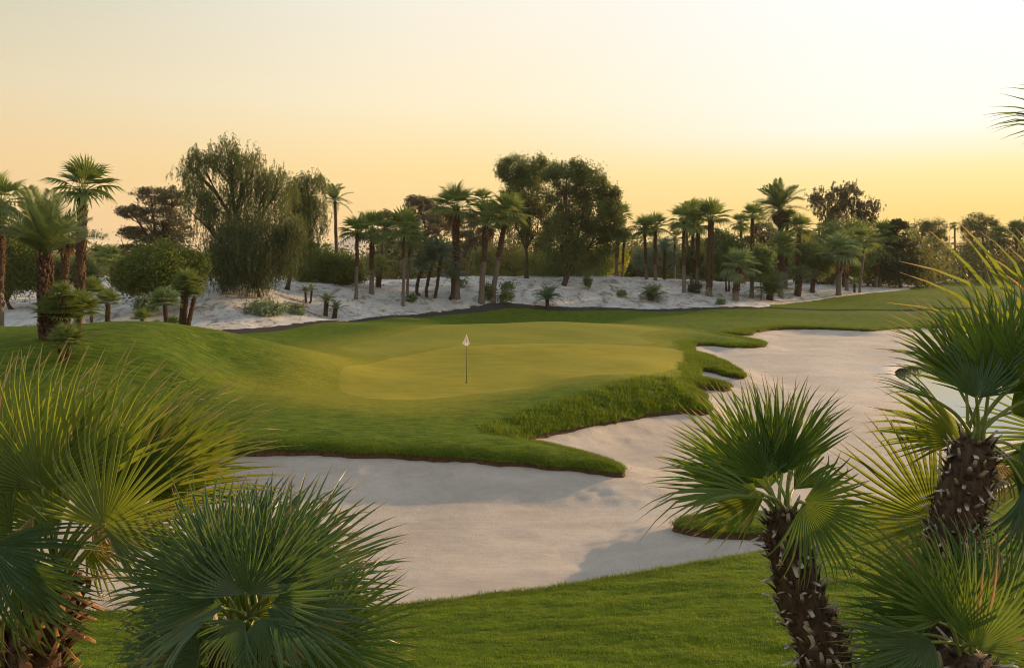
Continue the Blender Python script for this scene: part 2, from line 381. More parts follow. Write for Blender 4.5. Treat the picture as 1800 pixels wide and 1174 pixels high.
# ------------------------------------------------------------------ materials
def mat_new(name):
    m = bpy.data.materials.new(name); m.use_nodes = True
    nt = m.node_tree; nt.nodes.clear()
    return m, nt, nt.nodes, nt.links
class NB:
    """tiny node helper"""
    def __init__(s, name):
        s.m, s.nt, s.n, s.l = mat_new(name)
        s.out = s.n.new('ShaderNodeOutputMaterial')
        s.tc = s.n.new('ShaderNodeTexCoord')
    def mapping(s, scale=(1, 1, 1), src='Object', rot=(0, 0, 0)):
        m = s.n.new('ShaderNodeMapping'); m.inputs['Scale'].default_value = scale; m.inputs['Rotation'].default_value = rot
        s.l.new(s.tc.outputs[src], m.inputs[0]); return m.outputs[0]
    def noise(s, vec, scale, detail=3, rough=.6, dist=0):
        t = s.n.new('ShaderNodeTexNoise'); t.inputs['Scale'].default_value = scale; t.inputs['Detail'].default_value = detail
        t.inputs['Roughness'].default_value = rough; t.inputs['Distortion'].default_value = dist
        s.l.new(vec, t.inputs['Vector']); return t.outputs['Fac']
    def wave(s, vec, scale, dist=2, detail=2, dscale=1, typ='BANDS', prof='SIN'):
        t = s.n.new('ShaderNodeTexWave'); t.wave_type = typ; t.wave_profile = prof
        t.inputs['Scale'].default_value = scale; t.inputs['Distortion'].default_value = dist
        t.inputs['Detail'].default_value = detail; t.inputs['Detail Scale'].default_value = dscale
        s.l.new(vec, t.inputs['Vector']); return t.outputs['Fac']
    def voro(s, vec, scale, feat='F1'):
        t = s.n.new('ShaderNodeTexVoronoi'); t.feature = feat; t.inputs['Scale'].default_value = scale
        s.l.new(vec, t.inputs['Vector']); return t.outputs['Distance']
    def ramp(s, fac, stops):
        r = s.n.new('ShaderNodeValToRGB'); e = r.color_ramp.elements
        while len(e) < len(stops): e.new(.5)
        for i, (p, c) in enumerate(stops):
            e[i].position = p; e[i].color = (c[0], c[1], c[2], 1) if len(c) < 4 else c
        s.l.new(fac, r.inputs[0]); return r.outputs[0]
    def mix(s, fac, a, b, mode='MIX'):
        m = s.n.new('ShaderNodeMixRGB'); m.blend_type = mode
        for i, v in ((0, fac), (1, a), (2, b)):
            if isinstance(v, (int, float)): m.inputs[i].default_value = v
            elif isinstance(v, tuple): m.inputs[i].default_value = (v[0], v[1], v[2], 1)
            else: s.l.new(v, m.inputs[i])
        return m.outputs[0]
    def math(s, op, a, b=0.0):
        m = s.n.new('ShaderNodeMath'); m.operation = op
        for i, v in ((0, a), (1, b)):
            if isinstance(v, (int, float)): m.inputs[i].default_value = v
            else: s.l.new(v, m.inputs[i])
        return m.outputs[0]
    def attr(s, name):
        a = s.n.new('ShaderNodeAttribute'); a.attribute_name = name; return a.outputs['Fac']
    def rnd(s):
        return s.n.new('ShaderNodeObjectInfo').outputs['Random']
    def bump(s, h, strength=.5, dist=.02, base=None):
        b = s.n.new('ShaderNodeBump'); b.inputs['Strength'].default_value = strength; b.inputs['Distance'].default_value = dist
        s.l.new(h, b.inputs['Height'])
        if base is not None: s.l.new(base, b.inputs['Normal'])
        return b.outputs[0]
    def bsdf(s, col, rough=.8, spec=.3, normal=None, sheen=0, metal=0):
        p = s.n.new('ShaderNodeBsdfPrincipled')
        if isinstance(col, tuple): p.inputs['Base Color'].default_value = (col[0], col[1], col[2], 1)
        else: s.l.new(col, p.inputs['Base Color'])
        if isinstance(rough, (int, float)): p.inputs['Roughness'].default_value = rough
        else: s.l.new(rough, p.inputs['Roughness'])
        p.inputs['Specular IOR Level'].default_value = spec
        p.inputs['Metallic'].default_value = metal
        if sheen: p.inputs['Sheen Weight'].default_value = sheen
        if normal is not None: s.l.new(normal, p.inputs['Normal'])
        return p.outputs[0]
    def leafy(s, col, trans_col, tfac=.35, rough=.5, spec=.35):
        p = s.bsdf(col, rough, spec)
        t = s.n.new('ShaderNodeBsdfTranslucent')
        if isinstance(trans_col, tuple): t.inputs[0].default_value = (trans_col[0], trans_col[1], trans_col[2], 1)
        else: s.l.new(trans_col, t.inputs[0])
        m = s.n.new('ShaderNodeMixShader'); m.inputs[0].default_value = tfac
        s.l.new(p, m.inputs[1]); s.l.new(t.outputs[0], m.inputs[2])
        return m.outputs[0]
    def done(s, sh):
        s.l.new(sh, s.out.inputs[0]); return s.m

def mat_turf():
    b = NB('turf')
    v = b.mapping()
    big = b.noise(v, .12, 3); med = b.noise(b.mapping((1, 1.6, 1)), 1.3, 4); fine = b.noise(v, 16, 3, .7)
    streak = b.noise(b.mapping((.6, 3.2, 1)), 2.2, 4, .65)
    c = b.ramp(big, [(.3, (.058, .110, .009)), (.7, (.092, .138, .012))])
    c = b.mix(b.ramp(med, [(.35, (0, 0, 0)), (.7, (1, 1, 1))]), c, (.125, .160, .014))
    c = b.mix(.75, c, b.ramp(streak, [(.32, (.35, .40, .4)), (.68, (1.35, 1.28, 1.1))]), 'MULTIPLY')
    c = b.mix(.7, c, b.ramp(fine, [(.25, (.5, .55, .5)), (.75, (1.3, 1.28, 1.2))]), 'MULTIPLY')
    col = b.math('MULTIPLY', b.attr('collar'), b.math("ADD", .62, b.math("MULTIPLY", med, .7)))
    c = b.mix(b.math('MINIMUM', col, 1.0), c, (.195, .188, .019))
    clump = b.noise(b.mapping((.8, 1.8, 1)), 5, 4, .7)
    c = b.mix(.5, c, b.ramp(clump, [(.35, (.55, .6, .55)), (.65, (1.3, 1.25, 1.15))]), 'MULTIPLY')
    n = b.bump(fine, .55, .035, b.bump(clump, .6, .06, b.bump(streak, .6, .09)))
    return b.done(b.bsdf(c, .8, .04, n))
def mat_green():
    b = NB('green_turf')
    v = b.mapping()
    big = b.noise(b.mapping((1, .7, 1)), .16, 3); fine = b.noise(v, 22, 3, .7); band = b.noise(b.mapping((.5, 1.6, 1)), .9, 4)
    c = b.ramp(big, [(.3, (.205, .19, .021)), (.7, (.275, .232, .026))])
    c = b.mix(.35, c, b.ramp(band, [(.3, (.75, .78, .7)), (.7, (1.2, 1.16, 1.1))]), 'MULTIPLY')
    c = b.mix(.3, c, b.ramp(fine, [(.25, (.7, .7, .7)), (.75, (1.2, 1.2, 1.2))]), 'MULTIPLY')
    return b.done(b.bsdf(c, .8, .04, b.bump(fine, .15, .01)))
def mat_fairway():
    b = NB('fairway_turf')
    v = b.mapping()
    big = b.noise(b.mapping((1, .7, 1)), .1, 3); fine = b.noise(v, 12, 3, .7)
    c = b.ramp(big, [(.3, (.15, .165, .020)), (.7, (.22, .20, .025))])
    c = b.mix(.4, c, b.ramp(fine, [(.25, (.7, .7, .7)), (.75, (1.2, 1.2, 1.2))]), 'MULTIPLY')
    return b.done(b.bsdf(c, .8, .04, b.bump(fine, .15, .01)))
def mat_sand():
    b = NB('bunker_sand')
    v = b.mapping()
    grain = b.noise(v, 45, 3, .85); blot = b.noise(b.mapping((1, 1.4, 1)), .35, 4); mid = b.noise(v, 4, 4, .7)
    arcs = b.wave(b.mapping((.34, .60, 1)), 2.2, 9, 1.2, .10, typ='RINGS')
    rake = b.wave(b.mapping((.2, 1, 1)), 5.5, 3.5, 2, .25)
    c = b.ramp(blot, [(.3, (.385, .335, .292)), (.7, (.52, .452, .398))])
    c = b.mix(.35, c, b.ramp(b.noise(b.mapping((.5, 1.5, 1), rot=(0, 0, .2)), .7, 6, .7, .8), [(.35, (.78, .78, .79)), (.65, (1.14, 1.13, 1.12))]), 'MULTIPLY')
    c = b.mix(.5, c, b.ramp(mid, [(.3, (.88, .88, .88)), (.7, (1.08, 1.08, 1.08))]), 'MULTIPLY')
    c = b.mix(.6, c, b.ramp(grain, [(.3, (.66, .66, .66)), (.7, (1.25, 1.25, 1.25))]), 'MULTIPLY')
    grain2 = b.noise(b.mapping((1, 1.5, 1)), 22, 4, .8)
    c = b.mix(.45, c, b.ramp(grain2, [(.35, (.74, .74, .74)), (.65, (1.16, 1.16, 1.16))]), 'MULTIPLY')
    wet = b.attr('wet')
    c = b.mix(b.math('MULTIPLY', wet, .55), c, (.40, .36, .33))
    rk2 = b.wave(b.mapping((.5, 1.3, 1), rot=(0, 0, .5)), 6, 7, 2, .3)
    n = b.bump(grain, .7, .03, b.bump(grain2, .5, .03, b.bump(mid, .45, .06, b.bump(arcs, .10, .02, b.bump(rk2, .03, .01)))))
    ro = b.math('SUBTRACT', .9, b.math('MULTIPLY', wet, .5))
    return b.done(b.bsdf(c, ro, .3, n))
def mat_desert():
    b = NB('desert_sand')
    v = b.mapping()
    blot = b.noise(b.mapping((1, .6, 1)), .5, 5, .65); grain = b.noise(v, 9, 4, .8)
    deb = b.noise(b.mapping((.6, .35, 1)), 1.1, 6, .8, .8)
    c = b.ramp(blot, [(.3, (.40, .385, .37)), (.7, (.64, .62, .595))])
    c = b.mix(b.ramp(deb, [(.50, (0, 0, 0)), (.62, (.9, .9, .9))]), c, (.20, .15, .11))
    c = b.mix(.8, c, b.ramp(grain, [(.3, (.62, .62, .62)), (.65, (1.15, 1.15, 1.15))]), 'MULTIPLY')
    n = b.bump(grain, .7, .12, b.bump(blot, .5, .3))
    return b.done(b.bsdf(c, .9, .15, n))
def mat_simple(name, c1, c2, scale, rough=.85, bump=.4, dist=.02, spec=.2, mapping=(1, 1, 1)):
    b = NB(name)
    f = b.noise(b.mapping(mapping), scale, 4, .65)
    c = b.ramp(f, [(.3, c1), (.7, c2)])
    return b.done(b.bsdf(c, rough, spec, b.bump(f, bump, dist)))
def mat_leaf(name, dark, light, trans, tip=None, tfac=.38, rough=.45, spec=.4):
    b = NB(name)
    f = b.noise(b.mapping(), 6, 3)
    t = b.math('ADD', b.math('MULTIPLY', f, .6), b.math('MULTIPLY', b.rnd(), .5))
    c = b.ramp(t, [(.25, dark), (.85, light)])
    tc = trans
    if tip is not None:
        al = b.attr('along')
        al = b.math('ADD', al, b.math('MULTIPLY', b.math('SUBTRACT', b.noise(b.mapping(), 9, 2), .5), .22))
        tf = b.ramp(al, [(.84, (0, 0, 0)), (.97, (1, 1, 1))])
        c = b.mix(tf, c, tip)
        tc = b.mix(tf, trans, (tip[0] * 1.3, tip[1] * 1.2, tip[2]))
    return b.done(b.leafy(c, tc, tfac, rough, spec))
def mat_foliage(name, dark, light, trans, tfac=.3):
    b = NB(name)
    t = b.attr('tone')
    c = b.ramp(t, [(.1, dark), (.9, light)])
    return b.done(b.leafy(c, trans, tfac, .6, .2))

M = {}
M['turf'] = mat_turf(); M['green'] = mat_green(); M['fairway'] = mat_fairway(); M['sand'] = mat_sand(); M['desert'] = mat_desert()
M['soil'] = mat_simple('lip_soil', (.04, .026, .014), (.11, .068, .036), 9, .95, .8, .06)
M['path'] = mat_simple('path_paving', (.035, .034, .032), (.065, .062, .060), 5, .95, .4, .02, 0.0)
M['ground'] = mat_simple('far_ground', (.10, .11, .05), (.22, .19, .12), .02)
M['hills'] = mat_simple('hazed_hill_rock', (.40, .30, .25), (.56, .44, .37), .006, bump=.8, dist=20)  # part of the distance haze is put into this pale hill colour
M['blade'] = mat_foliage('grass_blade', (.045, .105, .012), (.110, .175, .022), (.26, .34, .02), .42)
M['blade_rough'] = mat_foliage('rough_grass_blade', (.036, .084, .008), (.090, .145, .014), (.22, .29, .012), .38)

# ------------------------------------------------------------------ terrain mesh
def clip(P, T, A, key):
    """keep the part of the triangles where A[key] >= 0; A: dict of vertex scalars"""
    s = A[key]
    pos = s >= 0
    cnt = pos[T].sum(1)
    T3 = T[cnt == 3]
    new_tris = [T3]
    # rotate so that the odd vertex comes first
    def rot(Tk, odd):
        idx = odd.argmax(1)
        r = np.arange(len(Tk))
        return np.stack([Tk[r, idx], Tk[r, (idx + 1) % 3], Tk[r, (idx + 2) % 3]], 1)
    T1 = rot(T[cnt == 1], pos[T[cnt == 1]]); T2 = rot(T[cnt == 2], ~pos[T[cnt == 2]])
    E = np.concatenate([T1[:, [0, 1]], T1[:, [0, 2]], T2[:, [0, 1]], T2[:, [0, 2]]])
    if len(E) == 0:
        return _compact(P, T3, A, np.zeros((0, 2), int))
    Es = np.sort(E, 1)
    U, inv = np.unique(Es[:, 0].astype(np.int64) * (len(P) + 1) + Es[:, 1], return_inverse=True)
    a = (U // (len(P) + 1)).astype(int); b2 = (U % (len(P) + 1)).astype(int)
    t = s[a] / (s[a] - s[b2] + 1e-15)
    t = np.clip(t, 0.001, .999)
    Pn = P[a] + (P[b2] - P[a]) * t[:, None]
    An = {k: v[a] + (v[b2] - v[a]) * t for k, v in A.items()}
    n0 = len(P); ids = inv.ravel() + n0
    n1, n2 = len(T1), len(T2)
    e1, e2, e3, e4 = ids[:n1], ids[n1:2 * n1], ids[2 * n1:2 * n1 + n2], ids[2 * n1 + n2:]
    new_tris.append(np.stack([T1[:, 0], e1, e2], 1))
    new_tris.append(np.stack([e3, T2[:, 1], T2[:, 2]], 1))
    new_tris.append(np.stack([e3, T2[:, 2], e4], 1))
    edges = np.concatenate([np.stack([e1, e2], 1), np.stack([e4, e3], 1)])
    P2 = np.concatenate([P, Pn]); A2 = {k: np.concatenate([A[k], An[k]]) for k in A}
    return _compact(P2, np.concatenate(new_tris), A2, edges)
def _compact(P, T, A, edges):
    used = np.zeros(len(P), bool); used[T] = True
    m = np.cumsum(used) - 1
    edges = edges[used[edges].all(1)] if len(edges) else edges
    return P[used], m[T], {k: v[used] for k, v in A.items()}, (m[edges] if len(edges) else edges)

def build_terrain():
    tx = np.concatenate([np.arange(-1.15, -.66, .012), np.arange(-.66, .66, .0036), np.arange(.66, 1.16, .012)])
    ys = np.concatenate([np.exp(np.arange(math.log(1.2), math.log(10.5), .03)), np.exp(np.arange(math.log(10.5), math.log(17), .0042)), np.exp(np.arange(math.log(17), math.log(135), .0066)),
                         np.exp(np.arange(math.log(135), math.log(3000), .04))])
    XX = tx[None, :] * ys[:, None]; YY = np.repeat(ys[:, None], len(tx), 1)
    P = np.stack([XX.ravel(), YY.ravel()], -1)
    nr, nc = len(ys), len(tx)
    i = np.arange(nr - 1)[:, None] * nc + np.arange(nc - 1)[None, :]
    i = i.ravel()
    T = np.concatenate([np.stack([i, i + 1, i + nc + 1], 1), np.stack([i, i + nc + 1, i + nc], 1)])
    A = {}
    def lazy(poly, name):
        d = np.full(len(P), -50.0)
        lo, hi = poly.min(0) - 6, poly.max(0) + 6
        m = (P >= lo).all(1) & (P <= hi).all(1)
        d[m] = sdf(P[m], poly); A[name] = d
    lazy(BUNKER, 'b'); lazy(DESERT, 'd'); lazy(DESERT2, 'd2'); lazy(PATH, 'p'); lazy(PATH2, 'p2'); lazy(GREEN1, 'g'); lazy(GREEN2, 'g2'); lazy(ROUGH, 'r')
    # a little irregularity of every mown edge
    w = .12 * fbm(P[:, 0] * 1.2, P[:, 1] * 1.2, 3) * np.clip(P[:, 1] / 20, .8, 2.5)
    A['b'] = A['b'] + w; A['d'] = A['d'] + 2 * w; A['d2'] += 4 * w
    def neg(k): A[k + '_'] = -A[k]
    for k in ('b', 'd', 'd2', 'p', 'p2', 'g', 'g2'): neg(k)
    def add(name, P_, T_, z, mat, extra=None):
        me = np_mesh(name, np.concatenate([P_, z[:, None]], 1), T_, mat, extra)
        return obj(name, me, kind='structure')
    # bunker
    Pb, Tb, Ab, _ = clip(P, T, A, 'b')
    zb = h_sand(Pb[:, 0], Pb[:, 1], Ab['b'])
    spd = sdf(Pb, SHORE)
    wet = np.clip(sstep((spd + 1.2) / 1.2) + .75 * sstep((spd + 13) / 12) * sstep((fbm(Pb[:, 0] * .25, Pb[:, 1] * .5, 3) + .35) / .6), 0, 1)
    add('bunker_sand', Pb, Tb, zb, M['sand'], {'wet': wet})
    Pr, Tr, Ar, er_ = clip(P, T, A, 'b_')
    # soil face under the turf edge
    z = h_ground(Pr[:, 0], Pr[:, 1], Ar['r'], sd_b=Ar['b'])
    ev = np.unique(er_)
    eP = Pr[ev]; ez = z[ev]
    # inward normal from the sdf gradient
    e = .03
    gx = (sdf(eP + [e, 0], BUNKER) - sdf(eP - [e, 0], BUNKER)); gy = (sdf(eP + [0, e], BUNKER) - sdf(eP - [0, e], BUNKER))
    gl = np.sqrt(gx ** 2 + gy ** 2) + 1e-9; gx /= gl; gy /= gl
    m = {int(v): k for k, v in enumerate(ev)}
    n = len(ev)
    rows = []
    for off, dz in ((0.0, 0.0), (-.03, -.07), (.01 , -.15), (.05, -.45)):
        j = off + .02 * noise2(eP[:, 0] * 4 + dz * 30, eP[:, 1] * 4)
        if dz == 0.0: j = j * 0
        rows.append(np.stack([eP[:, 0] + gx * j, eP[:, 1] + gy * j, ez + dz], 1))
    V = np.concatenate(rows)
    E = np.array([[m[int(a)], m[int(b)]] for a, b in er_])
    F = np.concatenate([np.stack([E[:, 0] + k * n, E[:, 1] + k * n, E[:, 1] + (k + 1) * n, E[:, 0] + (k + 1) * n], 1) for k in range(3)])
    obj('bunker_lip', np_mesh('bunker_lip', V, F, M['soil']), kind='structure')
    lip_pts = np.stack([eP[:, 0], eP[:, 1], ez], 1); lip_n = np.stack([gx, gy], 1)
    Pd, Td, Ad, _ = clip(Pr, Tr, Ar, 'd')
    add('desert_sand', Pd, Td, h_desert(Pd[:, 0], Pd[:, 1], Ad['d']), M['desert'])
    P1, T1, A1, _ = clip(Pr, Tr, Ar, 'd_')
    Pq, Tq, Aq, _ = clip(P1, T1, A1, 'd2')
    add('desert_sand', Pq, Tq, h_ground(Pq[:, 0], Pq[:, 1], Aq['r'], sd_b=Aq['b']), M['desert'])
    P1, T1, A1, _ = clip(P1, T1, A1, 'd2_')
    Pq, Tq, Aq, _ = clip(P1, T1, A1, 'p')
    add('path', Pq, Tq, h_ground(Pq[:, 0], Pq[:, 1], Aq['r'], sd_b=Aq['b']), M['path'])
    P1, T1, A1, _ = clip(P1, T1, A1, 'p_')
    Pq, Tq, Aq, _ = clip(P1, T1, A1, 'p2')
    add('path', Pq, Tq, h_ground(Pq[:, 0], Pq[:, 1], Aq['r'], sd_b=Aq['b']), M['path'])
    P1, T1, A1, _ = clip(P1, T1, A1, 'p2_')
    Pq, Tq, Aq, _ = clip(P1, T1, A1, 'g')
    add('putting_green', Pq, Tq, h_ground(Pq[:, 0], Pq[:, 1], Aq['r'], sd_b=Aq['b']), M['green'])
    P1, T1, A1, _ = clip(P1, T1, A1, 'g_')
    Pq, Tq, Aq, _ = clip(P1, T1, A1, 'g2')
    add('fairway', Pq, Tq, h_ground(Pq[:, 0], Pq[:, 1], Aq['r'], sd_b=Aq['b']), M['fairway'])
    P1, T1, A1, _ = clip(P1, T1, A1, 'g2_')
    rg_ = sstep(A1['r'] / .8)
    near_g = np.maximum(sstep((A1['g'] + 6.5 + 3 * fbm(P1[:, 0] * .15, P1[:, 1] * .15, 2)) / 6.5), .75 * sstep((A1['g2'] + 5) / 5))
    mound = sstep((P1[:, 0] / np.maximum(P1[:, 1], 1) + .36) / .16)
    add('lawn', P1, T1, h_ground(P1[:, 0], P1[:, 1], A1['r'], sd_b=A1['b']), M['turf'], {'collar': near_g * (1 - rg_) * (.35 + .65 * mound)})
    return lip_pts, lip_n
LIP, LIPN = build_terrain()

# ground beyond the modelled terrain: one sheet to the horizon, a little lower
a = np.linspace(0, 2 * np.pi, 97)[:-1]
rr = np.array([0, 40, 400, 4000, 9000])
V = [(0, 0, -2.6)]; F = []
for k, r_ in enumerate(rr[1:]):
    for t in a: V.append((r_ * math.cos(t), r_ * math.sin(t), -2.6))
for j in range(96): F.append((0, 1 + j, 1 + (j + 1) % 96))
for k in range(3):
    for j in range(96):
        b0 = 1 + k * 96; b1 = b0 + 96
        F.append((b0 + j, b1 + j, b1 + (j + 1) % 96, b0 + (j + 1) % 96))
obj('ground', mixed_mesh('ground', V, F, M['ground']), kind='structure')

# pond
b = NB('pond_water')
rip = b.noise(b.mapping((1, .5, 1)), 5, 2)
p = b.bsdf((.02, .028, .02), .03, .5, b.bump(rip, .04, .01))
M['water'] = b.done(p)
V = [(p_[0], p_[1], -1.56) for p_ in (SHORE - SHORE.mean(0)) * 1.06 + SHORE.mean(0)]
me = mixed_mesh('pond_water', V, [tuple(range(len(V)))], M['water'])
obj('pond_water', me, kind='structure')

# distant hills
def hills(name, pts, Y, seed):
    rg = np.random.default_rng(seed)
    xs = [p_[0] for p_ in pts]; hs = [p_[1] for p_ in pts]
    gx = np.linspace(min(xs), max(xs), 90); gy = np.linspace(0, 1, 26)
    X, D = np.meshgrid(gx, gy)
    prof = np.interp(X, xs, hs)
    crest = np.clip(1 - np.abs(D - .45) / .5, 0, 1)
    rid = 1 - .35 * np.abs(fbm(X * .006 + seed, D * 5, 4))
    Z = -3 + (YH - prof) / FPX * Y * sstep(crest) * rid + CH * sstep(crest)
    Xw = (X - 900) / FPX * Y; Yw = Y + (D - .45) * 1800
    V = np.stack([Xw.ravel(), Yw.ravel(), Z.ravel()], 1)
    nr, nc = X.shape
    i = (np.arange(nr - 1)[:, None] * nc + np.arange(nc - 1)[None, :]).ravel()
    F = np.stack([i, i + 1, i + nc + 1, i + nc], 1)
    obj(name, np_mesh(name, V, F, M['hills']), kind='structure')
hills('hills', [(470, 480), (520, 452), (560, 438), (590, 425), (615, 414), (640, 416), (665, 428), (700, 445), (760, 462), (820, 478)], 5000, 5)
hills('hills', [(-200, 470), (0, 466), (60, 462), (115, 459), (150, 460), (220, 466), (320, 470), (420, 480)], 5200, 8)
# ------------------------------------------------------------------ grass blades (nobody could count them)
def blades(name, P, hgt, wid, mat, lean=(.35, .2), label=None, nb=1, seed=1, spread=.03):
    """P (n,3) roots; nb blades at each"""
    rg = np.random.default_rng(seed)
    P = np.repeat(P, nb, 0)
    n = len(P)
    P = P + np.stack([rg.normal(0, spread, n), rg.normal(0, spread, n), np.full(n, -.008)], 1)
    h = (hgt if np.isscalar(hgt) else np.repeat(hgt, nb)) * rg.uniform(.6, 1.25, n)
    az = rg.uniform(0, 2 * np.pi, n); ln = np.abs(rg.normal(lean[0], lean[1], n)) * h
    sx, sy = np.cos(az + 1.57), np.sin(az + 1.57)
    w = (wid if np.isscalar(wid) else np.repeat(wid, nb)) * rg.uniform(.7, 1.3, n)
    A_ = P + np.stack([sx * w, sy * w, np.zeros(n)], 1); B_ = P - np.stack([sx * w, sy * w, np.zeros(n)], 1)
    C_ = P + np.stack([np.cos(az) * ln, np.sin(az) * ln, h], 1)
    V = np.stack([A_, B_, C_], 1).reshape(-1, 3)
    F = np.arange(n * 3).reshape(-1, 3)
    tone = np.repeat(np.clip(rg.normal(.5, .2, n) + .35 * noise2(P[:, 0] * .8, P[:, 1] * 1.6), 0, 1), 3)
    return obj(name, np_mesh(name, V, F, mat, {'tone': tone}, smooth=False), kind='stuff')

def fill_grass():
    rg = np.random.default_rng(21)
    # near lawn: density falls with distance
    n = 190000
    Y = np.exp(rg.uniform(math.log(10.6), math.log(17.5), n)); X = rg.uniform(-.68, .68, n) * Y
    P2 = np.stack([X, Y], -1)
    sb = sdf(P2, BUNKER)
    k = sb < -.02
    P2 = P2[k]
    z = h_ground(P2[:, 0], P2[:, 1])
    blades('lawn_grass', np.column_stack([P2, z]), np.clip(.028 + .012 * fbm(P2[:, 0] * 1.2, P2[:, 1] * 3, 3), .012, .06), .0042, M['blade'], nb=2, seed=3, spread=.02)
    # long rough on the bank above the bunker
    n = 90000
    lo, hi = ROUGH.min(0), ROUGH.max(0)
    P2 = rg.uniform(lo, hi, (n, 2))
    sr = sdf(P2, ROUGH); sb = sdf(P2, BUNKER)
    k = (sr > rg.uniform(-.4, .3, n)) & (sb < -.03)
    P2 = P2[k]
    z = h_ground(P2[:, 0], P2[:, 1])
    blades('rough_grass', np.column_stack([P2, z]), np.clip(.13 + .09 * fbm(P2[:, 0] * 1.3, P2[:, 1] * 1.1, 3), .04, .3), .016, M['blade_rough'], lean=(.7, .3), nb=3, seed=5, spread=.08)
    # fringe hanging over the bunker edges
    L = LIP; N = LIPN
    k = (L[:, 1] < 95) & (np.abs(L[:, 0] / L[:, 1]) < .68)
    L = L[k]; N = N[k]
    reps = np.clip((L[:, 1] / 3).astype(int), 4, 14)
    idx = np.repeat(np.arange(len(L)), reps * 3)
    Pp = L[idx].copy(); Nn = N[idx]
    t = np.abs(rg.normal(0, 1, len(Pp))) * np.clip(Pp[:, 1] / 80, .08, .45)
    Pp[:, 0] -= Nn[:, 0] * t; Pp[:, 1] -= Nn[:, 1] * t
    Pp[:, :2] += rg.normal(0, .04, (len(Pp), 2)) * (Pp[:, 1:2] / 20)
    Pp[:, 2] = h_ground(Pp[:, 0], Pp[:, 1])
    ok = sdf(Pp[:, :2], BUNKER) < .06
    Pp = Pp[ok]
    far = np.clip(Pp[:, 1] / 25, .7, 2.2)
    blades('edge_grass', Pp, .075 * far, .007 * far, M['blade_rough'], lean=(1.0, .5), nb=3, seed=6, spread=.04)
fill_grass()

# ------------------------------------------------------------------ tubes and leaves
class Geo:
    def __init__(s): s.V = []; s.F = []; s.n = 0
    def add(s, V, F):
        s.V.extend(V); s.F.extend([tuple(i + s.n for i in f) for f in F]); s.n += len(V)
    def tube(s, pts, rad, sides=8, jit=0.0, rg=None, cap=True):
        pts = [Vector(p) for p in pts]
        up = Vector((0, 0, 1)); V = []; F = []
        ref = Vector((1, .13, 0))
        for i, p in enumerate(pts):
            d = (pts[min(i + 1, len(pts) - 1)] - pts[max(i - 1, 0)]).normalized()
            u = (ref - d * ref.dot(d)).normalized(); w = d.cross(u)
            for j in range(sides):
                a_ = 2 * math.pi * j / sides
                r = rad[i] * (1 + (rg.uniform(-jit, jit) if jit else 0))
                V.append(p + u * (math.cos(a_) * r) + w * (math.sin(a_) * r))
        for i in range(len(pts) - 1):
            for j in range(sides):
                F.append((i * sides + j, i * sides + (j + 1) % sides, (i + 1) * sides + (j + 1) % sides, (i + 1) * sides + j))
        if cap:
            V.append(pts[-1]); V.append(pts[0]); a0 = (len(pts) - 1) * sides
            for j in range(sides):
                F.append((a0 + j, a0 + (j + 1) % sides, len(V) - 2)); F.append(((j + 1) % sides, j, len(V) - 1))
        s.add(V, F)
    def mesh(s, name, mat, smooth=True): return mixed_mesh(name, s.V, s.F, mat, smooth)

def bend(p0, p1, n, sag, rg, wob=0.0):
    p0 = Vector(p0); p1 = Vector(p1); out = []
    L = (p1 - p0).length
    off = Vector((rg.uniform(-1, 1), rg.uniform(-1, 1), 0)) * wob * L
    for i in range(n + 1):
        t = i / n
        q = p0.lerp(p1, t) + off * math.sin(math.pi * t) + Vector((0, 0, sag * L * math.sin(math.pi * t)))
        out.append(q)
    return out

def leaf_quads(P, D, S, L, W, tone):
    """diamond leaves: root P, direction D, side S, length L, half width W"""
    L = L[:, None]; W = W[:, None]
    a_ = P; b_ = P + D * L * .45 + S * W; c_ = P + D * L; d_ = P + D * L * .45 - S * W
    V = np.stack([a_, b_, c_, d_], 1).reshape(-1, 3)
    F = np.arange(len(P) * 4).reshape(-1, 4)
    return V, F, np.repeat(tone, 4)
def unit(v): return v / (np.linalg.norm(v, axis=-1, keepdims=True) + 1e-9)

M['leaf_weep'] = mat_foliage('weeping_leaf', (0.050, 0.076, 0.028), (0.140, 0.177, 0.059), (0.198, 0.220, 0.047), .30)
M['leaf_euc'] = mat_foliage('tree_leaf', (0.052, 0.074, 0.028), (0.148, 0.160, 0.059), (0.231, 0.203, 0.047), .30)
M['leaf_pine'] = mat_foliage('pine_needle', (0.066, 0.061, 0.037), (0.156, 0.135, 0.078), (0.148, 0.119, 0.047), .22)
M['leaf_bush'] = mat_foliage('bush_leaf', (0.047, 0.075, 0.017), (0.127, 0.166, 0.034), (0.224, 0.273, 0.029), .30)
M['leaf_olive'] = mat_foliage('olive_leaf', (0.066, 0.105, 0.037), (0.156, 0.211, 0.078), (0.231, 0.304, 0.062), .32)
M['leaf_yellow'] = mat_foliage('yellow_leaf', (0.148, 0.169, 0.023), (0.362, 0.371, 0.047), (0.593, 0.574, 0.047), .40)
M['leaf_grey'] = mat_foliage('grey_leaf', (0.099, 0.144, 0.078), (0.215, 0.270, 0.155), (0.231, 0.288, 0.124), .30)
M['leaf_dark'] = mat_foliage('conifer_leaf', (0.033, 0.048, 0.022), (0.083, 0.101, 0.037), (0.099, 0.101, 0.031), .2)
M['bark'] = mat_simple('tree_bark', (.035, .026, .018), (.10, .075, .052), 6, .9, .8, .05, mapping=(1, 1, .3))
M['bark_grey'] = mat_simple('pale_bark', (.16, .14, .12), (.30, .27, .24), 5, .9, .6, .04, mapping=(1, 1, 2.5))

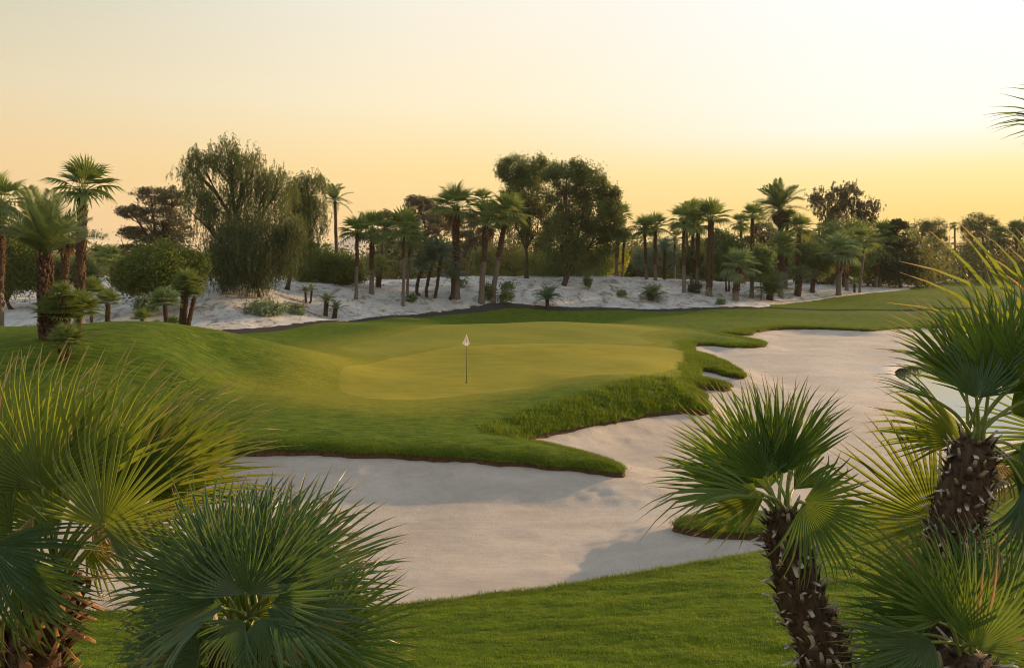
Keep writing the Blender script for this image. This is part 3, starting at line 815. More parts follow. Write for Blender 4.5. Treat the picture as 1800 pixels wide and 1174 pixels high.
def make_tree(name, label, group, px, Y, lobes, style, seed, cat='tree', base_px=None, trunk_r=.22, mat=None, n_leaf=9000, z0=None, ntr=1, spread=.5, size=1.0):
    """lobes: (photo x, photo y, half width px, half height px) at distance Y"""
    rg = np.random.default_rng(seed); pr = random.Random(seed)
    k = Y / FPX
    bx = (px - 900) * k
    bz = ground_at(bx, Y) if z0 is None else z0
    rt = root(name, (bx, Y, bz), label, cat, group)
    base = Vector((0, 0, -.15))
    Ls = []
    for (cx, cy, rx, ry) in lobes:
        c = px2w(cx, cy, Y) - Vector((bx, Y, bz))
        Ls.append((np.array([c.x, pr.uniform(-.5, .5) * rx * k * spread * 2, c.z]), np.array([rx * k, max(rx * k * .85, .4), ry * k])))
    vol = np.array([np.prod(l[1]) ** .7 for l in Ls]); vol = vol / vol.sum()
    G = Geo()
    cen = sum((l[0] * v for l, v in zip(Ls, vol)), np.zeros(3))
    low = min(l[0][2] - l[1][2] for l in Ls)
    fork_h = max(.25 * cen[2], min(low + .5, cen[2] * .55)) if style != 'bush' else .2 * cen[2]
    ends = []
    for t_ in range(ntr):
        b0 = base + Vector((pr.uniform(-.3, .3) * (ntr > 1) * 2, pr.uniform(-.3, .3), 0))
        fk = Vector((cen[0] * .35 + pr.uniform(-.4, .4) * ntr, cen[1] * .3, fork_h * pr.uniform(.85, 1.15)))
        G.tube(bend(b0, fk, 5, 0, pr, .05), [trunk_r * (1.35 if i_ == 0 else 1 - .08 * i_) for i_ in range(6)], 7, .12, pr)
        for li, (c, r) in enumerate(Ls):
            if ntr > 1 and li % ntr != t_: continue
            e_ = Vector(c - np.array([0, 0, r[2] * .25]))
            pts = bend(fk, e_, 6, .08, pr, .10)
            G.tube(pts, [trunk_r * .62 * (1 - .11 * i_) for i_ in range(7)], 6, .1, pr)
            nb = 6 if style != 'bush' else 3
            for q in range(nb):
                s_ = pts[pr.randint(3, 6)]
                dv = Vector((pr.gauss(0, 1), pr.gauss(0, 1), pr.gauss(.35, .6))).normalized()
                e2 = Vector((c[0] + dv.x * r[0] * .8, c[1] + dv.y * r[1] * .8, c[2] + dv.z * r[2] * .8))
                bp = bend(s_, e2, 4, .06, pr, .12)
                G.tube(bp, [trunk_r * .22 * (1 - .2 * i_) for i_ in range(5)], 4)
                ends.append((np.array(e2), li))
                for q2 in range(2):
                    dv2 = Vector((pr.gauss(0, 1), pr.gauss(0, 1), pr.gauss(.2, .7))).normalized()
                    e3 = Vector((e2.x + dv2.x * r[0] * .38, e2.y + dv2.y * r[1] * .38, e2.z + dv2.z * r[2] * .38))
                    G.tube([bp[3], e2.lerp(e3, .5) + Vector((0, 0, .08)), e3], [trunk_r * .1, trunk_r * .07, trunk_r * .03], 3, cap=False)
                    ends.append((np.array(e3), li))
    obj('trunk', G.mesh('trunk', M['bark'] if style != 'grey' else M['bark_grey']), rt)
    # clump centres: branch ends plus random spots, denser to the outside
    C = [e_[0] for e_ in ends]; CL = [e_[1] for e_ in ends]
    dens = {'weep': 26, 'euc': 40, 'pine': 30, 'bush': 60, 'olive': 34, 'grey': 22}[style]
    for li, (c, r) in enumerate(Ls):
        m_ = max(6, int(dens * (.5 + len(Ls) * vol[li] * .7)))
        d = unit(rg.normal(size=(m_, 3))); rad = rg.uniform(.35, 1.0, m_) ** .5
        if style == 'bush': rad = rg.uniform(.45, 1.15, m_) ** .5
        pts = c + d * r * rad[:, None]
        C.extend(list(pts)); CL.extend([li] * m_)
    C = np.array(C); CL = np.array(CL)
    if style in ('bush',):
        keep = C[:, 2] > .1; C = C[keep]; CL = CL[keep]
    n_leaf = int(n_leaf * 1.35)
    per = max(10, n_leaf // len(C))
    ctone = np.clip(rg.normal(.5, .22, len(C)), 0, 1)
    cid = np.repeat(np.arange(len(C)), per); N = len(cid)
    rmean = np.array([np.cbrt(np.prod(l[1])) for l in Ls])[CL]
    px_ = k * 1.76                       # metres per rendered pixel there
    if style in ('weep',):
        # hanging strands
        ns = max(6, per // 14)
        sid = np.repeat(np.arange(len(C)), ns)
        S0 = C[sid] + rg.normal(0, 1, (len(sid), 3)) * (rmean[sid] * .20)[:, None]
        outd = rg.normal(size=(len(sid), 3)); outd[:, 2] = 0; outd = unit(outd)
        SL = rg.uniform(.35, 1.0, len(sid)) * np.clip(rmean[sid] * .95, .8, 3.4) * size
        m_ = 14
        t = np.tile(np.linspace(0, 1, m_), len(sid)); s2 = np.repeat(np.arange(len(sid)), m_)
        P = S0[s2] + outd[s2] * (np.sin(t * 1.6) * .22 * SL[s2])[:, None]
        P[:, 2] += .10 * SL[s2] * np.sin(t * 2.2) - SL[s2] * t ** 1.35
        P += rg.normal(0, .04, P.shape)
        D = rg.normal(0, .45, P.shape); D[:, 2] -= 1.0; D = unit(D)
        L_ = rg.uniform(.20, .42, len(P)); W_ = rg.uniform(.022, .038, len(P)) * max(1, px_ / .12)
        tone = np.clip(ctone[sid][s2] + rg.normal(0, .12, len(P)), 0, 1)
    elif style == 'pine':
        P = C[cid] + rg.normal(0, 1, (N, 3)) * np.array([1, 1, .5]) * (np.clip(rmean[cid] * .17, .22, .6))[:, None]
        D = unit(rg.normal(0, 1, (N, 3)) + [0, 0, .6])
        L_ = rg.uniform(.2, .42, N); W_ = rg.uniform(.04, .075, N) * max(1, px_ / .12)
        tone = np.clip(ctone[cid] + rg.normal(0, .15, N), 0, 1)
    else:
        fac = {'euc': .155, 'bush': .22, 'olive': .20, 'grey': .18}[style]
        P = C[cid] + rg.normal(0, 1, (N, 3)) * (np.clip(rmean[cid] * fac * rg.uniform(.6, 1.4, len(C))[cid], .12, .8))[:, None]
        D = rg.normal(0, 1, (N, 3)); D[:, 2] -= {'euc': .9, 'bush': -.5, 'olive': .0, 'grey': 0}[style]; D = unit(D)
        L_ = rg.uniform(.18, .40, N) * (.8 if style == 'bush' else 1); W_ = rg.uniform(.045, .085, N) * max(1, px_ / .14)
        tone = np.clip(ctone[cid] + rg.normal(0, .15, N), 0, 1)
    if style in ('bush', 'grey'):
        kk = P[:, 2] > .02; P, D, L_, W_, tone = P[kk], D[kk], L_[kk], W_[kk], tone[kk]
    S = unit(np.cross(D, rg.normal(size=D.shape)))
    V, F, tn = leaf_quads(P, D, S, L_, W_, tone)
    obj('crown', np_mesh('crown', V, F, mat or M['leaf_euc'], {'tone': tn}, smooth=False), rt)
    return rt

# ------------------------------------------------------------------ palm pieces
def fan_blade(name, nseg, spread, seed, fuse=.42, cup=.25, droop=.10, pleat=.35, mat=None, tip_bend=.25, detail=True, wmul=1.0, dry=0.0):
    """unit fan leaf: hinge at the origin, mid rib along +Y, upper side +Z"""
    rg = random.Random(seed)
    V = []; F = []; AL = []
    da = spread / nseg
    ts = [0.03, fuse * .55, fuse, .55, .74, .88, 1.0] if detail else [0.05, fuse, .72, 1.0]
    for i in range(nseg):
        a_ = -spread / 2 + (i + .5) * da + rg.uniform(-.12, .12) * da
        q = a_ / (spread / 2 + 1e-6)
        L = (1 - .26 * q * q) * rg.uniform(.92, 1.03)
        tw = rg.uniform(-.3, .3); tb = rg.uniform(0, 1) * tip_bend * (2.2 if rg.random() < .15 else 1)
        sb = rg.uniform(-.09, .09); isdry = rg.random() < dry
        if isdry: L *= rg.uniform(.8, 1)
        wf = math.tan(da / 2) * fuse * 1.02
        base = len(V)
        for t in ts:
            if t <= fuse: w = math.tan(da / 2) * t * 1.02
            else:
                u_ = (t - fuse) / (1 - fuse)
                w = wf * (1.12 * (1 - u_) ** .75 + .10 * math.sin(math.pi * min(1, u_ * 1.3))) if t < 1 else wf * .04
            w *= (1 if t <= fuse else wmul)
            aa = a_ + sb * max(0, t - fuse) * 1.5
            r = t * L
            x, y = math.sin(aa) * r, math.cos(aa) * r
            z = cup * r * (q * q) * 1.0 + cup * .25 * r - droop * t ** 3 - tb * max(0, t - .72) ** 1.5 * 1.6
            sx, sy = math.cos(aa), -math.sin(aa)
            dz = w * pleat * 1.4
            tz = tw * w * max(0, t - fuse) * 2
            V.append((x - sx * w, y - sy * w, z + dz + tz)); V.append((x, y, z - dz * .6)); V.append((x + sx * w, y + sy * w, z + dz - tz))
            AL += [t if not isdry else max(t, min(.99, .5 + t))] * 3
        for j in range(len(ts) - 1):
            b0 = base + j * 3; b1 = b0 + 3
            F.append((b0, b0 + 1, b1 + 1, b1)); F.append((b0 + 1, b0 + 2, b1 + 2, b1 + 1))
    return np_mesh(name, V, F, mat, {'along': AL}, smooth=False)

def pinnate_blade(name, seed, mat, n=30, arch=.55, leaflet=.30, w=.016, vee=.5):
    """unit feather leaf: base at the origin, reaching out along +Y and arching down"""
    rg = random.Random(seed); V = []; F = []; AL = []
    def rach(t): return (0, t * (1 - .25 * arch * t), arch * (.35 * t - .8 * t * t))
    N = 8
    for j in range(N + 1):
        t = j / N; x, y, z = rach(t); r = .016 * (1 - .8 * t)
        V += [(-r, y, z), (0, y, z + r), (r, y, z)]; AL += [t * .5] * 3
    for j in range(N):
        b0 = j * 3
        F.append((b0, b0 + 1, b0 + 4, b0 + 3)); F.append((b0 + 1, b0 + 2, b0 + 5, b0 + 4)); F.append((b0 + 2, b0, b0 + 3, b0 + 5))
    for i in range(n):
        t = .14 + .86 * (i + rg.uniform(-.2, .2)) / n
        x, y, z = rach(min(t, 1))
        L = leaflet * math.sin(math.pi * min(.97, .18 + t * .74)) ** .6 * rg.uniform(.85, 1.1)
        for s in (-1, 1):
            fw = .55 + .5 * t
            d = Vector((s * 1.0, fw, vee * rg.uniform(.3, 1.2) - .1)).normalized()
            tip = Vector((x, y, z)) + d * L + Vector((0, 0, -.18 * L))
            mid = Vector((x, y, z)) + d * L * .5
            side = Vector((0, 1, 0)).cross(d).cross(d).normalized() * w
            b0 = len(V)
            V += [(x, y, z), tuple(mid + side), tuple(tip), tuple(mid - side)]; AL += [t * .4, .5, .96, .5]
            F.append((b0, b0 + 1, b0 + 2, b0 + 3))
    return np_mesh(name, V, F, mat, {'along': AL}, smooth=False)

M['bg_fan'] = mat_leaf('fan_palm_leaf', (0.063, 0.113, 0.036), (0.147, 0.201, 0.060), (0.281, 0.345, 0.060), None, .30, .5)
M['bg_fan_pale'] = mat_leaf('pale_fan_palm_leaf', (0.095, 0.145, 0.076), (0.209, 0.271, 0.133), (0.266, 0.369, 0.107), None, .30, .5)
M['bg_date'] = mat_leaf('date_palm_leaf', (0.076, 0.121, 0.056), (0.170, 0.223, 0.103), (0.266, 0.331, 0.090), None, .28, .5)
M['bg_blue'] = mat_leaf('blue_palm_leaf', (0.095, 0.151, 0.103), (0.179, 0.261, 0.178), (0.190, 0.292, 0.143), None, .25, .5)
M['bg_dead'] = mat_leaf('dead_palm_leaf', (0.141, 0.093, 0.054), (0.304, 0.204, 0.112), (0.228, 0.155, 0.071), None, .2, .8, .1)
M['boot'] = mat_simple('palm_trunk_fibre', (.040, .022, .014), (.135, .078, .050), 7, .95, .9, .06)
M['boot_grey'] = mat_simple('palm_trunk_grey', (.10, .078, .062), (.22, .18, .15), 8, .95, .7, .04, mapping=(1, 1, 2.5))
M['petiole'] = mat_simple('petiole', (.12, .16, .03), (.20, .24, .05), 5, .5, .2, .01, spec=.4)

def with_stalk(me_fn, stalk, r=.02):
    return me_fn
FAN_BG = []
for s_, (sp, cu, dr) in enumerate([(2.7, .18, .14), (2.3, .25, .22), (3.1, .12, .30)]):
    FAN_BG.append(fan_blade('leaf', 13, sp, 40 + s_, fuse=.45, cup=cu, droop=dr, pleat=.25, detail=False, tip_bend=.5, wmul=1.0))
def recol(me, mat):
    m2 = me.copy(); m2.materials.clear(); m2.materials.append(mat); return m2
FANS = {k: [recol(m_, M[k]) for m_ in FAN_BG] for k in ('bg_fan', 'bg_fan_pale', 'bg_dead')}
PINS = {k: [pinnate_blade('leaf', 60 + i_, M[k], n=38, arch=ar, leaflet=.27, w=.012) for i_, ar in enumerate((.45, .75, 1.0))] for k in ('bg_date', 'bg_blue')}

def orient(o, d, n, loc, s):
    d = Vector(d).normalized(); n = Vector(n); n = (n - d * n.dot(d))
    if n.length < 1e-4: n = Vector((0, 0, 1)) - d * d.z
    n.normalize(); x = d.cross(n)
    m = Matrix((x, d, n)).transposed().to_4x4()
    m.translation = Vector(loc)
    sc_ = Matrix.Diagonal((s[0], s[1], s[2], 1)) if hasattr(s, '__len__') else Matrix.Diagonal((s, s, s, 1))
    o.matrix_basis = m @ sc_

def trunk_geo(pts, w0, w1, rg, rough_from=.35, rough_amp=.30, sides=12):
    """palm trunk along pts (tube with jagged boots on the upper part) -> two Geo: lower smooth part, upper shaggy part"""
    pts = [Vector(p) for p in pts]
    n = 34
    def at(t):
        f = t * (len(pts) - 1); i_ = min(int(f), len(pts) - 2); return pts[i_].lerp(pts[i_ + 1], f - i_)
    low, up = Geo(), Geo()
    H = (pts[-1] - pts[0]).length
    k = int(n * rough_from)
    P = [at(i_ / n) for i_ in range(n + 1)]
    rad = [w0 * (1 + .30 * max(0, 1 - i_ / n * 9)) + (w1 - w0) * i_ / n for i_ in range(n + 1)]
    if k > 0: low.tube(P[:k + 1], rad[:k + 1], sides, .04, rg)
    up.tube(P[k:], [r * .92 for r in rad[k:]], sides, .10, rg)
    # boots
    nb = int((n - k) * 9)
    for q in range(nb):
        t = (k + (n - k) * (q + .5) / nb) / n
        if k > 0 and q < nb * .3: t -= rg.random() * rg.random() * .22
        if t < .02: continue
        p = at(t); r = w0 + (w1 - w0) * t
        a_ = q * 2.39996 + rg.uniform(-.2, .2)
        o_ = Vector((math.cos(a_), math.sin(a_), 0)); sd = Vector((-math.sin(a_), math.cos(a_), 0))
        s = r * rg.uniform(.28, .42); L = r * rg.uniform(.5, 1.0) * (1 + rough_amp)
        b_ = p + o_ * r * .8
        tip = p + o_ * (r * (1.0 + rough_amp * rg.uniform(.5, 1.4))) + Vector((0, 0, L * rg.choice((1, 1, .6, -.5))))
        V = [b_ - sd * s, b_ + sd * s, tip + sd * s * .5, tip - sd * s * .5, b_ + o_ * r * .25 + Vector((0, 0, -L * .2))]
        up.add(V, [(0, 1, 2, 3), (0, 4, 1), (1, 4, 2), (2, 4, 3), (3, 4, 0)])
    return low, up

def fan_palm(label, group, cx, cy, rpx, bx, Y, wpx, seed, by=None, skirt=0, rough=.35, leaves=26, mat='bg_fan', dead=0, name='fan_palm', droop=1.0, kind='fan', arch=None, bulge=0, mid=None):
    rg = random.Random(seed); k = Y / FPX
    x0 = (bx - 900) * k; z0 = ground_at(x0, Y)
    top = px2w(cx, cy, Y); R_ = rpx * k * 1.08
    rt = root(name, (x0, Y, z0), label, 'palm tree', group)
    o0 = Vector((x0, Y, z0)); tp = top - o0
    tp.z -= R_ * .15
    pts = [Vector((0, 0, -.25))]
    for i_ in range(1, 6):
        t = i_ / 6
        c = Vector((tp.x * (t ** (1.3 if mid is None else mid)), 0, tp.z * t)); c.x += rg.uniform(-.04, .04); pts.append(c)
    pts.append(tp)
    w = wpx * k / 2 * .72
    low, up = trunk_geo(pts, w, w * .92, rg, rough)
    t_ = obj('trunk', low.mesh('trunk', M['boot_grey']) if low.V else up.mesh('trunk', M['boot']), rt)
    if low.V: obj('trunk_fibre', up.mesh('trunk_fibre', M['boot'], False), rt)
    if bulge:
        g = Geo(); bc = tp - Vector((0, 0, R_ * .30)); m_ = 9
        g.tube([bc + Vector((0, 0, (i_ / m_ - .5) * bulge * k * 2.4)) for i_ in range(m_ + 1)],
               [max(.05, math.sin(math.pi * (i_ + .6) / (m_ + 1.2)) * bulge * k) for i_ in range(m_ + 1)], 12, .12, rg)
        obj('leaf_base', g.mesh('leaf_base', M['boot'], False), rt)
    ga = 2.39996; droop *= rg.uniform(.82, 1.18); tilt = Vector((rg.uniform(-.16, .16), rg.uniform(-.16, .16), 0)); gap = rg.uniform(0, 6.28)
    for i_ in range(leaves):
        f = (i_ + .5) / leaves
        el = 86 - 116 * f ** .9 * droop + rg.uniform(-10, 10)
        isdead = i_ >= leaves - dead
        if isdead: el = rg.uniform(-82, -60)
        az = i_ * ga + rg.uniform(-.25, .25)
        d = Vector((math.cos(az) * math.cos(R(el)), math.sin(az) * math.cos(R(el)), math.sin(R(el))))
        d = (d + tilt).normalized()
        if abs(((az - gap) % 6.283) - 3.14) < .35 and rg.random() < .5 and not isdead: continue
        nrm = Vector((-math.cos(az) * math.sin(R(el)), -math.sin(az) * math.sin(R(el)), math.cos(R(el)) + .05))
        if kind == 'fan':
            st = R_ * (.50 if not isdead else .15)
            hub = tp + d * st
            b_ = obj('dead_leaf' if isdead else 'leaf', rg.choice(FANS['bg_dead' if isdead else mat]), rt)
            # blade droops a little further than its stalk
            d2 = (d + Vector((0, 0, -.10 - .22 * f))).normalized()
            orient(b_, d2, nrm, hub, R_ * rg.uniform(.66, .86))
            stalks = (tp, hub)
            if not isdead: fan_palm.st.append((stalks, max(.012, k * .9)))
        else:
            b_ = obj('leaf', rg.choice(PINS[mat][:2] if f < .5 else PINS[mat]), rt)
            orient(b_, d, nrm, tp, R_ * rg.uniform(1.05, 1.3))
    if kind == 'fan':
        g = Geo()
        for (a_, c_), r in fan_palm.st: g.tube([a_, c_], [r * 1.2, r * .7], 3, cap=False)
        if g.V: obj('leaf_stalks', g.mesh('leaf_stalks', M['petiole']), rt, kind='stuff')
        fan_palm.st.clear()
    return rt
fan_palm.st = []
#@@TREES
GT = 'fan palms of the grove behind the green'
def YB(px, by, y0=50):
    return hit(px, by, y0, 300)[1]

# fan palms: label, crown x, crown y, crown radius, base x, base y (or None), distance, trunk width px, extras
FP = [
 ('tall shaggy-trunked fan palm on the far left, its crown alone against open sky', 145, 330, 52, 139, None, 52, 24, dict(rough=.30, leaves=24, droop=.78)),
 ('fan palm cut by the left edge of the photo, its crown behind the feather palm', 2, 350, 44, 0, None, 56, 18, dict(leaves=24)),
 ('shorter fan palm with a hanging skirt between the feather palm and the tall shaggy palm', 116, 416, 34, 110, None, 66, 18, dict(dead=6, leaves=28)),
 ('small distant fan palm standing just left of the squat dark one', 174, 447, 20, 171, None, 112, 8, {}),
 ('squat dark fan palm touching the left side of the wide olive bush', 198, 458, 27, 198, None, 104, 11, dict(leaves=28)),
 ('leftmost fan palm of the white-sand row, with a slim brown trunk shaggy at mid height', 628, 406, 30, 626, 527, None, 9, dict(rough=.5, bulge=0)),
 ('thick brown fan palm with a bare foot, second in the white-sand row', 654, 402, 33, 653, 515, None, 12, dict(rough=.4)),
 ('stubby fan palm half hidden behind the second palm of the white-sand row', 668, 466, 19, 665, 504, None, 12, dict(rough=.1)),
 ('fan palm with a pale forward-standing trunk and bright green crown over white sand', 710, 402, 36, 709, 535, None, 8, dict(rough=.65)),
 ('fan palm with a thin brown trunk standing just behind the bright green one', 722, 416, 28, 716, 516, None, 7, dict(rough=.7)),
 ('stout fan palm with thick shaggy upper trunk, its top fronds spiking above the row', 801, 362, 40, 802, 521, None, 17, dict(dead=5, leaves=30, rough=.42)),
 ('fan palm with a drooping crown and swollen dark collar halfway down its trunk', 855, 388, 37, 846, 532, None, 14, dict(dead=4, rough=.55, leaves=30)),
 ('fan palm crown peeking above the palm with the dark collar', 849, 352, 22, 850, None, 128, 8, dict(leaves=20)),
 ('leaning fan palm whose pale trunk slants up to the right from the sand edge', 890, 376, 38, 866, 531, None, 13, dict(rough=.55, leaves=30)),
 ('fan palm with dark trunk leaning against the right side of the tall weeping trees', 1090, 378, 21, 1083, None, 130, 9, dict(dead=3)),
 ('lower small fan palm tucked under the one beside the weeping trees', 1098, 412, 14, 1094, None, 132, 6, {}),
 ('left one of the twin fan palms standing in the gap right of the weeping trees', 1133, 402, 24, 1136, None, 128, 7, dict(droop=.9)),
 ('right one of the twin fan palms standing in the gap right of the weeping trees', 1152, 399, 25, 1152, None, 127, 8, dict(droop=.9)),
 ('thin far fan palm with a narrow crown left of the trio of fan palms', 1186, 417, 17, 1186, None, 140, 5, dict(leaves=16)),
 ('first of the trio of fan palms, slim dark trunk rising from the white bank', 1202, 384, 27, 1202, 517, None, 9, dict(rough=.4)),
 ('middle palm of the trio, crown touching its left neighbour', 1219, 374, 25, 1216, None, 128, 8, {}),
 ('dark lower-crowned fan palm squeezed between the trio and the thick red-brown trunk', 1227, 392, 24, 1226, None, 126, 9, {}),
 ('fan palm with the thick red-brown shaggy trunk and star-shaped crown', 1250, 384, 33, 1246, 522, None, 14, dict(rough=.12, droop=.8)),
 ('short fan palm with drooping grey-green crown on a pale flared foot', 1299, 468, 31, 1293, 527, None, 15, dict(rough=.35, mat='bg_fan_pale', leaves=32, dead=3, droop=1.15)),
 ('small fan palm crown above the round olive tree', 1302, 392, 18, 1305, None, 135, 7, {}),
 ('fan palm with star-shaped crown and slim dark collar right of the olive tree', 1323, 380, 23, 1321, 523, None, 10, dict(rough=.3, droop=.85)),
 ('fan palm crowding the right shoulder of the big arching date palm', 1384, 385, 19, 1381, None, 132, 8, {}),
 ('mid-height fan palm with a hanging crown in front of the arching date palm', 1374, 432, 27, 1372, 520, None, 12, dict(rough=.55, leaves=30)),
 ('fan palm with a bushy crown right of the arching date palm', 1405, 400, 24, 1402, 517, None, 11, dict(rough=.2)),
 ('tiny far fan palm seen left of the feathery tall tree', 1440, 400, 9, 1441, None, 190, 3, dict(leaves=14)),
 ('squat grey-footed fan palm at the edge of the far lawn, broad drooping crown', 1477, 442, 33, 1474, 518, None, 13, dict(rough=.6, mat='bg_fan_pale', leaves=34, dead=4, droop=1.1)),
 ('fan palm standing directly behind the squat grey-footed one', 1490, 428, 28, 1488, 509, None, 9, dict(rough=.3, leaves=28)),
 ('fan palm with a slender bare pale trunk leaning right over the lawn edge', 1520, 422, 26, 1511, 514, None, 6, dict(rough=.85)),
 ('fan palm with pale flared foot at the tip of the sand beside the dark conifer', 1551, 412, 27, 1547, 504, None, 9, dict(rough=.5)),
 ('lone thin fan palm rising above the far tree line on the right', 1678, 397, 9, 1679, None, 220, 4, dict(leaves=16)),
 ('far fan palm left of the near feather fronds, thin pale trunk', 1633, 432, 20, 1634, None, 175, 4, dict(rough=.85, leaves=20, mat='bg_date', kind='pin')),
 ('far fan palm at the right side of the round-topped far tree', 1755, 412, 17, 1757, None, 205, 5, {}),
 ('far fan palm near the right edge of the photo', 1786, 402, 16, 1788, None, 210, 5, {}),
 ('tiny fan palm in front of the pale hill, left of the leaning tall palm', 575, 437, 11, 575, None, 190, 3, dict(leaves=16)),
 ('tiny fan palm in front of the pale hill, right of the leaning tall palm', 604, 443, 9, 604, None, 200, 3, dict(leaves=14)),
 ('small fan palm with an orange-brown fading crown beside the big weeping tree', 548, 440, 16, 546, None, 150, 5, dict(leaves=18)),
 ('dark fan palm trunk with small crown beneath the weeping trees, left of them', 530, 470, 14, 528, None, 120, 5, dict(leaves=16)),
 ('far fan palm behind the lawn left of the dark conifer', 1598, 420, 17, 1597, None, 180, 4, dict(leaves=18)),
]
for i, (lab, cx, cy, r, bx, by, Y, w, ex) in enumerate(FP):
    if Y is None: Y = YB(bx, by)
    nm = 'fan_palm'
    fan_palm(lab, GT, cx, cy, r, bx, Y, w, 100 + i, name=nm, **ex)

# feather palms
PINS['bg_big'] = [pinnate_blade('leaf', 90 + i_, M['bg_date'], n=52, arch=ar, leaflet=.24, w=.008, vee=.7) for i_, ar in enumerate((.25, .45, .65))]
fan_palm('big feather palm on the left grass mound with thick ringed trunk', None, 78, 436, 96, 84, 38.3, 34, 201, kind='pin', mat='bg_big', leaves=44, rough=.0, droop=.50)
fan_palm('tall feather palm with a thin curved bare trunk leaning left over the round bushes', None, 589, 350, 29, 597, 140, 8, 202, kind='pin', mat='bg_date', leaves=22, rough=0, mid=.45)
fan_palm('big arching date palm with a swollen crown base, highest palm right of centre', None, 1372, 362, 46, 1372, YB(1372, 519) + 6, 13, 203, kind='pin', mat='bg_date', leaves=34, rough=.1, bulge=14, droop=1.0)
fan_palm('small feather palm above the fan palms right of the weeping tree row', None, 1207, 372, 20, 1208, 136, 6, 205, kind='pin', mat='bg_date', leaves=20)
fan_palm('feather palm with reddish crown behind the star-crowned fan palm by the lawn edge', None, 1545, 440, 28, 1540, 150, 8, 206, kind='pin', mat='bg_date', leaves=26)

def clump_palm(label, cx_list, bx, by, seed, mat='bg_blue', Y=None, group=None, wpx=8):
    """several feather crowns on curved stems from one foot"""
    rg = random.Random(seed)
    Y = Y or YB(bx, by); k = Y / FPX
    x0 = (bx - 900) * k; z0 = ground_at(x0, Y); o0 = Vector((x0, Y, z0))
    rt = root('feather_palm', o0, label, 'palm tree', group)
    for (cx, cy, rpx, ox, n) in cx_list:
        tp = px2w(cx, cy, Y + rg.uniform(-.5, .5)) - o0
        p0 = Vector((ox * k, 0, -.15))
        pts = [p0, p0.lerp(tp, .3) + Vector(((ox) * k * .35, 0, -.15)), p0.lerp(tp, .65) + Vector((ox * k * .25, 0, 0)), tp]
        lw, up = trunk_geo(pts, wpx * k / 2 * .62, wpx * k / 2 * .62, rg, 0.0, .4, 9)
        obj('stem', up.mesh('stem', M['boot'], False), rt)
        R_ = rpx * k
        for i_ in range(n):
            f = (i_ + .5) / n; el = 84 - 80 * f + rg.uniform(-8, 8); az = i_ * 2.39996 + rg.uniform(-.2, .2)
            d = Vector((math.cos(az) * math.cos(R(el)), math.sin(az) * math.cos(R(el)), math.sin(R(el))))
            nrm = Vector((-math.cos(az) * math.sin(R(el)), -math.sin(az) * math.sin(R(el)), math.cos(R(el)) + .05))
            b_ = obj('leaf', rg.choice(PINS[mat]), rt)
            orient(b_, d, nrm, tp, R_ * rg.uniform(.9, 1.1))
    return rt
clump_palm('blue-green feather palm with several curved stems from one foot, left of the stout fan palm', [(762, 462, 50, -12, 30), (740, 478, 40, -22, 20), (775, 455, 44, 2, 22)], 762, 521, 11)
clump_palm('smaller blue-green feather palm whose stem curves right beside the multi-stemmed one', [(796, 492, 34, 8, 22)], 783, 522, 12)
clump_palm('low feather palm with two short dark stems, left of the bulb-based young pair', [(537, 515, 18, -2, 12), (548, 512, 16, 3, 10)], 541, 529, 13, mat='bg_date', wpx=5)
clump_palm('young bulb-based feather palm, left one of the pair on the white bank', [(574, 532, 24, 0, 16)], 572, 552, 14, mat='bg_date', wpx=10)
clump_palm('young bulb-based feather palm, right one of the pair on the white bank', [(590, 545, 22, 0, 14)], 587, 559, 15, mat='bg_date', wpx=10)
clump_palm('stemless blue-green feather palm standing alone where the path ends', [(962, 528, 34, 0, 26)], 962, 540, 16, wpx=8)
clump_palm('dark stemless feather palm clump in front of the twin fan palms', [(1147, 522, 28, 0, 30), (1142, 524, 24, -3, 20)], 1147, 526, 17, mat='bg_date', wpx=8)
clump_palm('bushy feather palm with many upright fronds left of the far lawn, yellow at its foot', [(1356, 516, 46, 0, 34), (1352, 520, 30, -3, 16)], 1355, 527, 18, mat='bg_date', wpx=10)
clump_palm('shaggy feather palm with drooping fronds on a thick dark base beside the far lawn', [(1405, 488, 28, 0, 30)], 1402, 520, 19, mat='bg_date', wpx=15)
clump_palm('small feather palm half behind the shaggy one, close to the far lawn', [(1430, 492, 22, 0, 20)], 1427, 514, 20, mat='bg_date', wpx=10)
clump_palm('small feather palm at the foot of the slender leaning palm', [(1502, 500, 18, 0, 16)], 1502, 513, 21, mat='bg_date', wpx=5)
clump_palm('tall grey-green feather palm behind the low sand ridge, left of the twin fan palms', [(1168, 440, 26, 0, 22)], 1168, 500, 22, mat='bg_blue', Y=132, wpx=7)

M['leaf_shade'] = mat_foliage('shaded_weeping_leaf', (.026, .042, .018), (.070, .095, .034), (.08, .10, .02), .22)  # shade under the huge tree is put into these darker leaf colours
